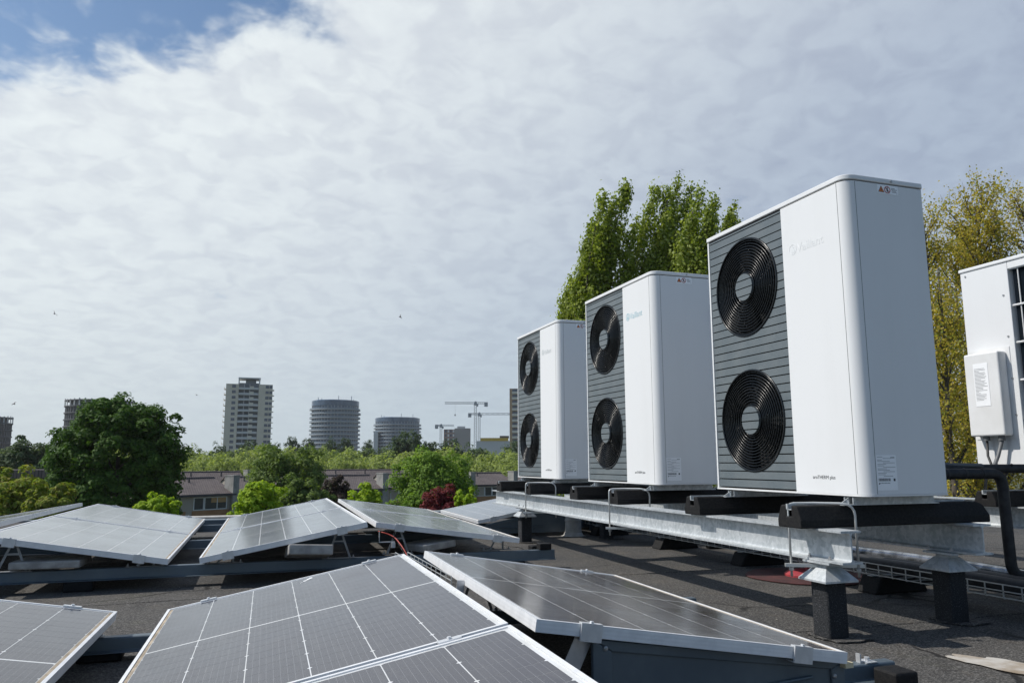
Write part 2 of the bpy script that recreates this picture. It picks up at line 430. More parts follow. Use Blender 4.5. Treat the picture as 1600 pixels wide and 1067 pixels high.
M['house_wall'] = mat('pale_house_wall', (.33, .30, .25), .85)
M['orange_panel'] = mat('orange_brown_panels', (.30, .155, .065), .7, build=mottled((.27, .135, .055), (.34, .185, .085), .6, 4))
M['window'] = mat('dark_window_glass', (.035, .045, .05), .08)
M['wframe'] = mat('white_window_frame', (.62, .63, .62), .5)
M['curtain'] = mat('tan_blind', (.38, .24, .11), .8)
M['dark_gutter'] = mat('dark_gutter', (.04, .04, .045), .6)
def house_block(pxa, da, pxb, db, label, nh, eave=-2.80, ridge=-1.20, depth=9.0, windows=True, start=False):
    A = at(pxa, 721.5, da); B = at(pxb, 721.5, db); A.z = B.z = 0
    e = (B - A); Ln = e.length; rot = math.atan2(e.y, e.x)
    t_ = thing('row_house_block', label, 'houses', (A.x, A.y, GZ), rot, 'terraced houses behind the garden trees')
    E_ = eave - GZ; R_ = ridge - GZ                       # local: x along the row, y away from us, z up
    obj('wall', MB().prism([(0, 0), (depth, 0), (depth, E_), (depth / 2, R_ - .12), (0, E_)], 0, Ln, 'x'), M['house_wall'], t_)
    sl_ = math.hypot(depth / 2 + .5, R_ - E_); an = math.atan2(R_ - E_, depth / 2)
    for sgn in (1, -1):
        r_ = obj('roof', MB().box(-.15, 0, 0, Ln + .15, sl_ + .25, .14), M['roof_tile'], t_,
                 loc=(0 if sgn > 0 else Ln, -.45 if sgn > 0 else depth + .45, E_ - .22), rot=(an, 0, 0 if sgn > 0 else math.pi))
    obj('ridge_cap', MB().tube([(-.1, depth / 2, R_ + .12), (Ln + .1, depth / 2, R_ + .12)], .17, 8), M['roof_tile'], t_)
    obj('gutter', MB().box(-.1, -.58, E_ - .34, Ln + .1, -.42, E_ - .14), M['dark_gutter'], t_)
    for x in ((Ln,) if not start else (0, Ln)):
        p_ = obj('party_wall', MB().box(x - .42, -.55, 0, x + .42, 1.3, R_ + .35), M['party'], t_)
        obj('wall_cap', MB().box(x - .47, -.60, R_ + .351, x + .47, 1.35, R_ + .47), M['party'], p_)
    if windows:
        hw = Ln / nh
        fr = gl = None
        for k in range(nh):
            x0 = k * hw + .5
            obj('facade_panel', MB().box(x0 - .1, -.09, E_ - 3.35, x0 + hw - .95, -.002, E_ - 2.02), M['orange_panel'], t_)
            xx = x0; widths = [1.3, 1.35, 3.0, 1.5, 1.3, 2.4]
            for q in range(6):
                w_ = widths[(q + k) % 6]
                if xx + w_ > x0 + hw - .9: break
                f_ = MB(); T = .09; hh = 1.5
                f_.box(0, -.10, 0, w_, -.003, T); f_.box(0, -.10, hh - T, w_, -.003, hh); f_.box(0, -.10, T + .002, T, -.003, hh - T - .002); f_.box(w_ - T, -.10, T + .002, w_, -.003, hh - T - .002)
                if w_ > 2: f_.box(w_ * .55, -.09, T + .002, w_ * .55 + T, -.003, hh - T - .002)
                wf = obj('window', f_, M['wframe'], t_, loc=(xx, 0, E_ - 1.95))
                if w_ < 1.32: obj('infill_panel', MB().box(T + .001, -.06, T + .001, w_ - T - .001, -.005, hh - T - .001), M['house_wall'], wf)
                else: obj('pane', MB().box(T + .001, -.045, T + .001, w_ - T - .001, -.005, hh - T - .001), M['window'], wf)
                if w_ > 2.5: obj('blind', MB().box(w_ * .3, -.058, hh * .55, w_ - T - .004, -.046, hh - T - .002), M['curtain'], wf)
                xx += w_ + .06
    for k in range(nh):
        x = (k + .3) * Ln / nh
        obj('roof_vent', MB().tube([(x, depth / 2 - 1.3, R_ - 1.0), (x, depth / 2 - 1.3, R_ + .2)], .11, 6), M['dark_gutter'], t_)
    return t_
house_block(225, 97, 367, 103, 'nearest brown tiled row house block with orange panels, right of the dark chestnut tree', 2, start=True)
house_block(372, 105, 600, 114, 'long row house block behind the middle green tree and dark purple tree', 3)
house_block(606, 118, 737, 124, 'row house block behind the bright green maple, between two grey party walls', 2)
house_block(742, 129, 803, 133, 'short row house block just left of the farthest heat pump', 1)
house_block(809, 136, 960, 142, 'row house block mostly hidden behind the farthest heat pump', 3, windows=False)
house_block(190, 122, 390, 127, 'rear row of tiled roofs peeping above the nearest row house block', 4, eave=-2.9, ridge=-.75, windows=False, start=True)
house_block(470, 132, 655, 138, 'rear row of tiled roofs above the long row house block', 4, eave=-2.9, ridge=-.65, windows=False, start=True)
# dark house at the far left
A = at(-20, 721.5, 92); B = at(72, 721.5, 92); e = B - A
t_ = thing('dark_house', 'dark flat topped house between the trees at the far left', 'house', (A.x, A.y, GZ), math.atan2(e.y, e.x))
M['dark_brick'] = mat('dark_blue_brick', (.035, .035, .05), .7)
obj('wall', MB().box(0, 0, 0, e.length, 8, 8.35), M['dark_brick'], t_)
obj('roof', MB().box(-.3, -.5, 8.35, e.length + .3, 8.3, 9.15), M['roof_tile'], t_)
for x in (.8, 2.4, e.length - 2.6, e.length - 1.2):
    w_ = obj('window', MB().box(x, -.06, 6.3, x + .95, -.004, 7.9), M['wframe'], t_)
    obj('pane', MB().box(x + .1, -.075, 6.42, x + .85, -.061, 7.78), M['window'], w_)

def cos2(px_): return 1.0 / (1.0 + ((px_ - 800) / FPX) ** 2)
def far_box(px0, px1, dist):
    """origin and yaw of a far facade that spans two picture columns at a distance"""
    A = at(px0, 721.5, dist); B = at(px1, 721.5, dist); e = B - A
    return A, e.length, math.atan2(e.y, e.x)
def zat(py, px, dist): return at(px, py, dist).z
M['beige'] = mat('beige_facade', (.60, .55, .45), .8, build=mottled((.57, .52, .42), (.64, .59, .49), .12, 4))
M['balc'] = mat('balcony_grey', (.50, .51, .51), .7)
M['balc_w'] = mat('balcony_cream', (.60, .57, .49), .7)
M['loggia'] = mat('loggia_shade', (.17, .19, .21), .6)
M['tglass'] = mat('tower_window', (.07, .09, .13), .1)
# ---- white high-rise
Dt = 450.; A, Wd, rz = far_box(347, 421, Dt)
zt = zat(600, 385, Dt); fl = 3.02; z0 = GZ; nf = 19
t_ = thing('apartment_tower', 'tall cream high-rise with grey central balconies and a roof frame', 'tower', (A.x, A.y, 0), rz)
x1, x2 = Wd * .27, Wd * .70
zb = zt - nf * fl
obj('wall', MB().box(0, 0, GZ, x1, 16, zt), M['beige'], t_)
obj('wall', MB().box(x2, 0, GZ, Wd, 16, zt), M['beige'], t_)
obj('wall', MB().box(x1 + .01, 2.2, GZ, x2 - .01, 15.8, zt + .8), M['loggia'], t_)
obj('roof_frame', MB().box(x1 - .4, -.3, zt + 3.0, x2 + .8, 13, zt + 3.6).box(x1 - .3, -.2, zt + .02, x1 + .3, .5, zt + 2.99).box(x2 - .1, -.2, zt + .02, x2 + .6, .5, zt + 2.99), M['balc'], t_)
obj('plant_room', MB().box(x1 + 3.5, 3, zt + .81, x2 - 1.5, 10, zt + 2.7), M['loggia'], t_)
wm = mesh('window', MB().box(0, -.10, 0, 1.9, .05, 1.55), M['tglass'])
wm2 = mesh('window', MB().box(0, -.10, 0, 1.75, .05, 1.5).box(2.05, -.10, 0, 3.7, .05, 1.5), M['tglass'])
bm_ = mesh('balcony', MB().box(x1 + .05, -.2, 0, x2 - .05, 2.19, .28).box(x1 + .05, -.2, .29, x2 - .05, -.08, 1.2), M['balc'])
bw_ = mesh('balcony_panel', MB().box(x1 + (x2 - x1) * .54, -.22, .3, x2 - 2.6, -.09, 1.9), M['balc_w'])
sm_ = mesh('side_balcony', MB().box(-1.0, 3, 0, -.01, 9, .25).box(-1.0, 3, .26, -.9, 9, 1.2), M['balc_w'])
for k in range(nf):
    z = zb + k * fl
    obj('window', wm, None, t_, loc=(x1 - 3.4, 0, z + .9)); obj('window', wm2, None, t_, loc=(x2 + 3.6, 0, z + .9))
    obj('balcony', bm_, None, t_, loc=(0, 0, z)); obj('balcony_panel', bw_, None, t_, loc=(0, 0, z))
    obj('side_balcony', sm_, None, t_, loc=(0, 0, z + .2)); obj('side_balcony', sm_, None, t_, loc=(Wd + 1.01, 0, z + .2))
    if k:
        for fr_ in (.26, .53): obj('loggia_mullion', MB().box(x1 + (x2 - x1) * fr_, .0, z + .3, x1 + (x2 - x1) * fr_ + .35, 2.19, z + fl - .01), M['balc'], t_)
# ---- two round glass towers
M['rglass'] = mat('blue_tower_glass', (.09, .13, .19), .12, build=mottled((.045, .08, .135), (.07, .115, .18), .2, 2))
M['rslab'] = mat('tower_slab_edge', (.40, .43, .46), .6)
M['rband'] = mat('tower_balustrade', (.15, .19, .23), .3)
def round_tower(pxc, pxw, ytop, Dt, nfl, label):
    c_ = at(pxc, 721.5, Dt); R = pxw / 2 / FPX * Dt * cos2(pxc); zt = zat(ytop, pxc, Dt)
    t_ = thing('round_tower', label, 'tower', (c_.x, c_.y, 0), 0, 'round glass office towers')
    fl = 3.55; zb = zt - 5.0 - nfl * fl
    obj('glass_core', MB().lathe([(R * .9, GZ), (R * .9, zt - 4.6)], 56), M['rglass'], t_)
    obj('crown', MB().lathe([(R * .93, zt - 4.9), (R * .93, zt - .6), (R * .88, zt)], 56), M['rglass'], t_)
    rm = mesh('balcony_ring', MB().lathe([(R * .9, 0), (R * .985, 0), (R, .1), (R, .55), (R * .985, .6), (R * .9, .6)], 56), M['rslab'])
    bb = mesh('balustrade', MB().lathe([(R * .988, .61), (R * .988, 1.6), (R * .97, 1.6), (R * .97, .61)], 56), M['rband'])
    mu = MB()
    for k in range(44):
        a = 2 * math.pi * k / 44; x, y = R * .902 * math.cos(a), R * .902 * math.sin(a); mu.box(x - .2, y - .2, .62, x + .2, y + .2, fl - .02)
    mum = mesh('mullion_row', mu, M['rslab'])
    for k in range(nfl):
        j = (R * .012) * math.sin(k * 2.3)
        obj('balcony_ring', rm, None, t_, loc=(j, 0, zb + k * fl)); obj('balustrade', bb, None, t_, loc=(j, 0, zb + k * fl)); obj('mullion_row', mum, None, t_, loc=(0, 0, zb + k * fl))['kind'] = 'stuff'
    for k in range(7):
        a = k * 2.4; x = R * .7 * math.cos(a); y = R * .5 * math.sin(a)
        obj('mast', MB().box(x - .25, y - .25, zt - .3, x + .25, y + .25, zt + 1.6 + 1.2 * (k % 3)), M['rslab'], t_)
round_tower(521.5, 80, 626.5, 690, 11, 'taller round blue glass tower right of the cream high-rise')
round_tower(620, 75, 653, 850, 8, 'lower round glass tower rising behind the bushy green trees')
A, Wd, rz = far_box(583, 590, 830)
tag(obj('slim_block', MB().box(0, 0, GZ, Wd, 12, zat(674, 586, 830)), M['balc'], loc=(A.x, A.y, 0), rot=(0, 0, rz)), 'narrow pale block left of the lower round tower', 'building')
# ---- skeleton towers on the left
M['conc_dark'] = mat('dark_concrete_frame', (.125, .125, .13), .8)
def skeleton(pxc, pxw, ytop, Dt, nfl, label):
    c_ = at(pxc, 721.5, Dt); R = pxw / 2 / FPX * Dt * cos2(pxc); zt = zat(ytop, pxc, Dt); fl = 3.9
    t_ = thing('skeleton_tower', label, 'tower', (c_.x, c_.y, 0), 0, 'bare concrete round towers under construction')
    sm = mesh('floor_slab', MB().lathe([(R * .97, .3), (R, .35), (R, .95), (R * .97, 1.0)], 40), M['conc_dark'])
    cm = mesh('column', MB().box(-.3, -.3, 0, .3, .3, fl - .71), M['conc_dark'])
    fm = mesh('fin', MB().box(-.12, -.35, 0, .12, .35, 4.6), M['balc'])
    obj('core', MB().lathe([(R * .84, GZ), (R * .84, zt - 1)], 32), M['conc_dark'], t_)
    for k in range(nfl):
        z = zt - 4.6 - (k + 1) * fl
        obj('floor_slab', sm, None, t_, loc=(0, 0, z))
        for j in range(50):
            a = 2 * math.pi * (j + .3 * (k % 2)) / 50
            if math.sin(a) > .35: continue
            obj('column', cm, None, t_, loc=(R * .95 * math.cos(a), R * .95 * math.sin(a), z + 1.0), rot=(0, 0, a))
    obj('floor_slab', sm, None, t_, loc=(0, 0, zt - 4.6))
    obj('top_ring', MB().lathe([(R * .93, zt - .9), (R, zt - .9), (R, zt - .3), (R * .93, zt - .3)], 40), M['conc_dark'], t_)
    for j in range(34):
        a = 2 * math.pi * j / 34
        if math.sin(a) > .35: continue
        obj('fin', fm, None, t_, loc=(R * .985 * math.cos(a), R * .985 * math.sin(a), zt - 4.3 + .25 * math.sin(j * 5)), rot=(0, 0, a))
skeleton(150, 112, 626, 520, 6, 'bare concrete frame tower showing above the left of the chestnut tree')
skeleton(-34, 100, 651, 560, 5, 'bare concrete frame tower cut by the left picture edge')
# ---- right hand tower, brick building, yellow topped hall
A, Wd, rz = far_box(796.5, 860, 420)
t_ = thing('balcony_tower', 'tan high-rise with white balconies beside the farthest heat pump', 'tower', (A.x, A.y, 0), rz)
zt = zat(607, 800, 420)
M['tan'] = mat('tan_brick', (.36, .26, .17), .85)
obj('wall', MB().box(0, 0, GZ, Wd, 16, zt), M['tan'], t_)
bmw = mesh('balcony', MB().box(0, -1.4, 0, 5.4, -.01, .3).box(0, -1.4, .31, 5.4, -1.28, 1.25), M['balc_w'])
lom = mesh('window', MB().box(.2, -.12, 1.3, 5.2, .05, 2.7), M['tglass'])
for k in range(15):
    z = zt - 3.0 - k * 3.0
    for x in (1.3, 8.2, 15):
        obj('balcony', bmw, None, t_, loc=(x, 0, z)); obj('window', lom, None, t_, loc=(x, 0, z))
A, Wd, rz = far_box(693, 735, 640)
t_ = thing('brick_office', 'pinkish brick office block between the cranes', 'building', (A.x, A.y, 0), rz)
zt = zat(669, 715, 640)
M['pink'] = mat('pinkish_brick', (.30, .20, .17), .85, build=mottled((.28, .185, .155), (.33, .225, .19), .1, 3))
M['pinkg'] = mat('greyish_cladding', (.33, .30, .28), .8)
obj('wall', MB().box(0, 0, GZ, Wd * .40, 18, zt - .8), M['pink'], t_); obj('wall', MB().box(Wd * .402, -.3, GZ, Wd, 18, zt), M['pinkg'], t_)
obj('roof_plant', MB().box(Wd * .5, 3, zt + .01, Wd * .8, 9, zt + 1.8), M['balc'], t_)
for k in range(4):
    for j in range(4):
        obj('window', MB().box(1.0 + j * 2.1, -.12, zt - 3.4 - k * 3.4, 2.2 + j * 2.1, .03, zt - 1.4 - k * 3.4), M['wframe'] if j % 2 else M['tglass'], t_)
A, Wd, rz = far_box(744, 800, 560)
t_ = thing('industrial_hall', 'long grey hall with a yellow roof band right of the cranes', 'building', (A.x, A.y, 0), rz)
zt = zat(684, 770, 560)
M['yellow'] = mat('yellow_band', (.55, .37, .04), .6)
obj('wall', MB().box(0, 0, GZ, Wd, 20, zt - 2.2), M['balc'], t_); obj('roof_band', MB().box(Wd * .12, -.4, zt - 2.19, Wd * .9, 14, zt), M['yellow'], t_)
obj('plant_room', MB().box(Wd * .66, 4, zt + .01, Wd * .92, 12, zt + 1.6), M['dark_gutter'], t_)
# ---- tower cranes
M['crane'] = mat('grey_crane_steel', (.30, .32, .34), .6)
def lattice(mb, p, q, w, n, th):
    p, q = Vector(p), Vector(q); d = (q - p).normalized(); u = d.orthogonal().normalized()
    if abs(d.z) > .9: u = Vector((1, 0, 0))
    else: u = Vector((0, 0, 1))
    v = d.cross(u)
    cs = [u * a * w / 2 + v * b_ * w / 2 for a, b_ in ((1, 1), (1, -1), (-1, -1), (-1, 1))]
    for c_ in cs: mb.bar(p + c_, q + c_, th, th)
    for i in range(n):
        a, b_ = p + (q - p) * i / n, p + (q - p) * (i + 1) / n
        for j in range(4):
            mb.bar(a + cs[j], b_ + cs[(j + 1) % 4], th * .7, th * .7)
def crane(pxm, ytop, pxl, pxr, Dt, label, hook=None):
    c_ = at(pxm, 721.5, Dt); zt = zat(ytop, pxm, Dt)
    A, L0, rz = far_box(pxl, pxm, Dt); Lr = at(pxr, 721.5, Dt); Lr = (Lr - c_).length
    t_ = thing('tower_crane', label, 'crane', (c_.x, c_.y, 0), rz, 'tower cranes on the skyline')
    mb = MB(); lattice(mb, (0, 0, GZ), (0, 0, zt), 2.2, 26, .32); obj('mast', mb, M['crane'], t_)
    mb = MB(); lattice(mb, (-L0, 0, zt + .8), (0, 0, zt + .8), 1.5, 14, .26); obj('jib', mb, M['crane'], t_)
    mb = MB(); lattice(mb, (0, 0, zt + .8), (Lr, 0, zt + .8), 1.5, 6, .26); obj('counter_jib', mb, M['crane'], t_)
    obj('slewing_head', MB().prism([(-1.6, zt - 1.2), (1.6, zt - 1.2), (1.2, zt + 1.8), (.3, zt + 2.6), (-.9, zt + 1.8)], -1.3, 1.3, 'y'), M['crane'], t_)
    x = Lr if L0 > Lr else -L0
    s = 1 if x > 0 else -1
    obj('counterweight', MB().box(min(x, x - 3.2 * s), -1.1, zt - 2.4, max(x, x - 3.2 * s), 1.1, zt + 1.2), M['crane'], t_)
    obj('cab', MB().box(.9, -2.2, zt - 2.4, 2.6, -.6, zt - .2), M['crane'], t_)
    if hook:
        hx = (hook[0] - pxm) / FPX * Dt; hz_ = zat(hook[1], hook[0], Dt)
        r = obj('hoist_rope', MB().tube([(hx, 0, zt), (hx, 0, hz_)], .09, 4), M['crane'], t_)
        obj('hook_block', MB().lathe([(.2, 0), (.7, .3), (.7, 1.3), (.2, 1.8)], 8, (hx, 0, hz_ - 1.6)), M['crane'], r)
crane(742.5, 631, 694, 762, 720, 'tallest tower crane with its long jib pointing left', (711, 647))
crane(748.5, 648, 731, 800, 760, 'second crane behind the tallest, jib pointing right')
crane(688.5, 666, 679, 709, 800, 'small distant crane left of the pinkish brick office')

# ------------------------------------------------------------------ trees
def f_leaf(c_lo, c_hi, c_alt=None, trans=.35):
    def f(N, b):
        at_ = N.node('ShaderNodeAttribute', attribute_name='rnd'); r = N.sep(at_.outputs['Vector'])
        c0 = N.mix(r[0], c_lo, c_hi)
        if c_alt: c0 = N.mix(N.ss(r[1], .62, .95), c0, c_alt)
        N.l.new(c0, b.inputs['Base Color'])
        tr = N.node('ShaderNodeBsdfTranslucent'); N.l.new(N.mix(1.0, c0, (1.25, 1.3, .6), 'MULTIPLY'), tr.inputs[0])
        tr.inputs[0].links[0].from_node.inputs[7].default_value = (1.25 * trans * 1.6, 1.3 * trans * 1.6, .6 * trans * 1.6, 1)
        mx = N.node('ShaderNodeAddShader')
        N.l.new(b.outputs[0], mx.inputs[0]); N.l.new(tr.outputs[0], mx.inputs[1])
        N.l.new(mx.outputs[0], N.n['Material Output'].inputs[0])
    return f
def leafmat(name, lo, hi, alt=None, trans=.35): return mat(name, lo, .65, spec=.12, build=f_leaf(lo, hi, alt, trans))
M['bark'] = mat('bark', (.075, .06, .045), .9, build=mottled((.05, .042, .034), (.11, .09, .07), 3, 5))
L_chest = leafmat('chestnut_leaf', (.022, .058, .008), (.062, .118, .016), None, .28)
L_poplar = leafmat('poplar_leaf', (.070, .100, .010), (.165, .195, .026), (.24, .27, .09), .5)
L_sparse = leafmat('young_poplar_leaf', (.20, .16, .028), (.32, .255, .045), (.16, .18, .04), .5)
L_maple = leafmat('maple_leaf', (.060, .115, .014), (.13, .20, .028), None, .42)
L_mid = leafmat('lime_tree_leaf', (.055, .090, .022), (.105, .145, .034), None, .4)
L_lime = leafmat('lime_yellow_leaf', (.12, .20, .012), (.24, .30, .025), None, .45)
L_purple = leafmat('dark_purple_leaf', (.022, .014, .014), (.05, .03, .026), (.04, .05, .02), .2)
L_red = leafmat('wine_red_leaf', (.075, .014, .018), (.15, .030, .034), None, .3)
L_willow = leafmat('willow_leaf', (.13, .165, .045), (.22, .255, .085), None, .42)
L_belt = leafmat('mixed_wood_leaf', (.055, .085, .026), (.105, .14, .045), None, .35)
L_darkbelt = leafmat('dark_wood_leaf', (.030, .052, .024), (.055, .085, .034), None, .3)
L_gold = leafmat('golden_green_leaf', (.085, .125, .016), (.17, .20, .03), (.19, .17, .04), .42)
def unit(v): return v / np.maximum(np.linalg.norm(v, axis=1, keepdims=True), 1e-9)
def leaves(name, C, Nn, size, mt, aspect=.62, droop=0.):
    n = len(C)
    r = unit(RNG.normal(size=(n, 3))); Nn = unit(Nn)
    u = unit(np.cross(Nn, r)); v = np.cross(Nn, u)
    u[:, 2] -= droop; u = unit(u)
    s = size * RNG.uniform(.65, 1.35, (n, 1))
    V = np.empty((n, 4, 3)); bend = Nn * s * .12
    V[:, 0] = C - u * s * .5; V[:, 2] = C + u * s * .5
    V[:, 1] = C + v * s * aspect * .5 + bend; V[:, 3] = C - v * s * aspect * .5 + bend
    me = bpy.data.meshes.new(name)
    me.vertices.add(4 * n); me.vertices.foreach_set('co', V.reshape(-1).astype(np.float32))
    me.loops.add(4 * n); me.loops.foreach_set('vertex_index', np.arange(4 * n, dtype=np.int32))
    me.polygons.add(n); me.polygons.foreach_set('loop_start', np.arange(0, 4 * n, 4, dtype=np.int32)); me.polygons.foreach_set('loop_total', np.full(n, 4, dtype=np.int32))
    me.update()
    at_ = me.attributes.new('rnd', 'FLOAT_VECTOR', 'POINT')
    q = np.repeat(RNG.uniform(0, 1, (n, 3)), 4, axis=0).astype(np.float32)
    at_.data.foreach_set('vector', q.reshape(-1)); me.materials.append(mt); return me
def crown_round(name, R, H, mt, nclump, per, leaf, rc=.24, seed=0, flat=.85, cut=-.55, rough=.22, pw=2.0):
    """clumps spread over an uneven dome, leaves over each clump; origin at the crown's centre"""
    rg = np.random.default_rng(seed)
    d = unit(rg.normal(size=(nclump * 3, 3))); d = d[d[:, 2] > cut][:nclump]
    ph = rg.uniform(0, 6.28, 6)
    lob = 1 + rough * (np.sin(3 * np.arctan2(d[:, 1], d[:, 0]) + ph[0]) * .5 + np.sin(5 * d[:, 2] + ph[1]) * .4 + np.sin(7 * d[:, 0] + ph[2]) * .5 + .5 * rg.normal(size=len(d)))
    if pw != 2.0: lob = lob / ((np.hypot(d[:, 0], d[:, 1]) ** pw + np.abs(d[:, 2]) ** pw) ** (1 / pw))
    rad = lob * (rg.uniform(.35, 1.0, len(d)) ** .45)
    C = d * rad[:, None] * np.array([R, R, H])
    C *= (1 - rc * .6)
    k = len(C); rcl = rc * R * rg.uniform(.6, 1.25, k)
    e = unit(rg.normal(size=(k, per, 3)).reshape(-1, 3)).reshape(k, per, 3)
    e[:, :, 2] = np.where(rg.uniform(size=(k, per)) < .65, np.abs(e[:, :, 2]), e[:, :, 2])
    ls = rg.uniform(.45, 1.0, (k, per, 1)) ** .6
    Pt = C[:, None, :] + e * ls * rcl[:, None, None] * np.array([1, 1, flat])
    pp = Pt.reshape(-1, 3); rh = np.quantile(np.abs(pp[:, 0]), .985), np.quantile(np.abs(pp[:, 1]), .985)
    zl, zh = np.quantile(pp[:, 2], .004), np.quantile(pp[:, 2], .9985)
    Pt = (Pt - np.array([0, 0, (zl + zh) / 2])) * np.array([R / rh[0], R / rh[1], 2 * H / (zh - zl)])
    Nn = e * 1.0 + d[:k, None, :] * .35 + np.array([0, 0, .35]) + rg.normal(size=(k, per, 3)) * .45
    return leaves(name, Pt.reshape(-1, 3), Nn.reshape(-1, 3), leaf, mt)
def trunk_mesh(h, r, limbs, R, seed=0, name='trunk', up=.6, lean=0.):
    rg = random.Random(seed); mb = MB()
    pts = [(lean * (k / 6) ** 2 * h * .2 + rg.uniform(-.1, .1) * r * 2, rg.uniform(-.1, .1) * r * 2, h * k / 6) for k in range(7)]
    mb.tube(pts, [r * (1.25 if k == 0 else 1 - .62 * k / 6) for k in range(7)], 8)
    for i in range(limbs):
        z = h * rg.uniform(.35, .95); a = rg.uniform(0, 6.28); L = R * rg.uniform(.5, .85)
        p = Vector((lean * (z / h) ** 2 * h * .2, 0, z)); q = p + Vector((math.cos(a) * L * .5, math.sin(a) * L * .5, L * up * .5)); s = p + Vector((math.cos(a) * L, math.sin(a) * L, L * up * 1.3))
        mb.tube([p, q, s], [r * .38, r * .25, r * .08], 5)
    return mesh(name, mb, M['bark'], True)
def tree(kind, label, cat, loc, crown_me, zc, trunk_me, scale=1., rotz=0., group=None):
    t_ = thing(kind, label, cat, loc, rotz, group)
    c_ = obj('crown', crown_me, None, t_, loc=(0, 0, zc * scale)); c_.scale = (scale,) * 3
    k_ = obj('trunk', trunk_me, None, t_); k_.scale = (scale,) * 3
    return t_
def round_tree(kind, label, cat, px_c, px_w, y_top, y_bot, dist, mt, seed, nclump=160, per=90, leaf=.24, rc=.24, group=None, cut=-.6, flat=.85, rough=.22, zground=GZ, pw=2.0):
    """a tree whose crown spans a width and height seen from the roof, standing on the ground at a distance"""
    g0 = at(px_c, 721.5, dist); R = px_w / 2 / FPX * dist * cos2(px_c) * 1.0; zt = zat(y_top, px_c, dist); zb = zat(y_bot, px_c, dist)
    H = (zt - zb) / 2; zc = (zt + zb) / 2 - zground
    cm = crown_round('crown', R, H * 1.02, mt, nclump, per, leaf, rc, seed, flat, cut, rough, pw)
    tm = trunk_mesh(zc + H * .2, max(.12, R * .07), 9, R * .8, seed)
    return tree(kind, label, cat, (g0.x, g0.y, zground), cm, zc, tm, group=group)
round_tree('chestnut_tree', 'large dark green chestnut tree, the biggest tree on the left', 'tree', 183, 202, 624, 850, 62, L_chest, 3, 620, 130, .25, .15, rough=.10, cut=-.85, pw=2.15)
round_tree('maple_tree', 'bright green round maple right of centre above the red shrub', 'tree', 680, 122, 703, 815, 66, L_maple, 5, 260, 100, .24, .19, rough=.2)
round_tree('lime_tree', 'mid green spreading tree in front of the long row house block', 'tree', 445, 118, 698, 815, 78, L_mid, 6, 240, 90, .28, .2, rough=.22)
round_tree('lime_tree', 'smaller mid green tree joined to the right of the spreading tree', 'tree', 478, 75, 742, 820, 72, L_mid, 16, 130, 90, .26, .22)
round_tree('purple_tree', 'small dark purple leaved tree before the tiled roofs', 'tree', 528, 52, 744, 805, 74, L_purple, 7, 110, 90, .22, .24)
round_tree('lime_shrub', 'bright lime green tree above the middle solar panels', 'tree', 408, 82, 754, 835, 38, L_lime, 8, 170, 70, .15, .2, rough=.3)
round_tree('lime_shrub', 'bright lime green shrub in front of the chestnut tree', 'tree', 249, 72, 771, 830, 36, L_lime, 9, 140, 70, .14, .2, rough=.3)
round_tree('lime_shrub', 'small lime green shrub peeping over the panel ridge right of the purple tree', 'tree', 573, 50, 755, 815, 37, L_lime, 10, 110, 60, .13, .24, rough=.35)
round_tree('lime_shrub', 'yellow green sprig right of the red shrub', 'tree', 730, 34, 762, 812, 33, L_lime, 11, 60, 60, .12, .26, rough=.35)
round_tree('red_shrub', 'wine red leaved shrub under the bright green maple', 'tree', 692, 80, 759, 820, 34, L_red, 12, 150, 70, .13, .2, rough=.28)
round_tree('pale_shrub', 'pale green shrub left of the red shrub', 'tree', 652, 40, 770, 820, 36, L_maple, 13, 80, 60, .14, .24)
round_tree('golden_tree', 'golden green tree at the far left below the dark house', 'tree', 20, 150, 732, 860, 52, L_gold, 14, 220, 80, .22, .18, rough=.28)
round_tree('golden_tree', 'golden green tree between the far left tree and the chestnut', 'tree', 88, 84, 752, 860, 46, L_gold, 15, 170, 80, .19, .2, rough=.28)
round_tree('oak_tree', 'dark green tree crown behind the dark house', 'tree', 38, 112, 683, 780, 125, L_darkbelt, 17, 220, 80, .4, .2)
round_tree('oak_tree', 'green tree at the left edge above the golden tree', 'tree', -22, 80, 705, 790, 70, L_gold, 18, 140, 80, .28, .22)
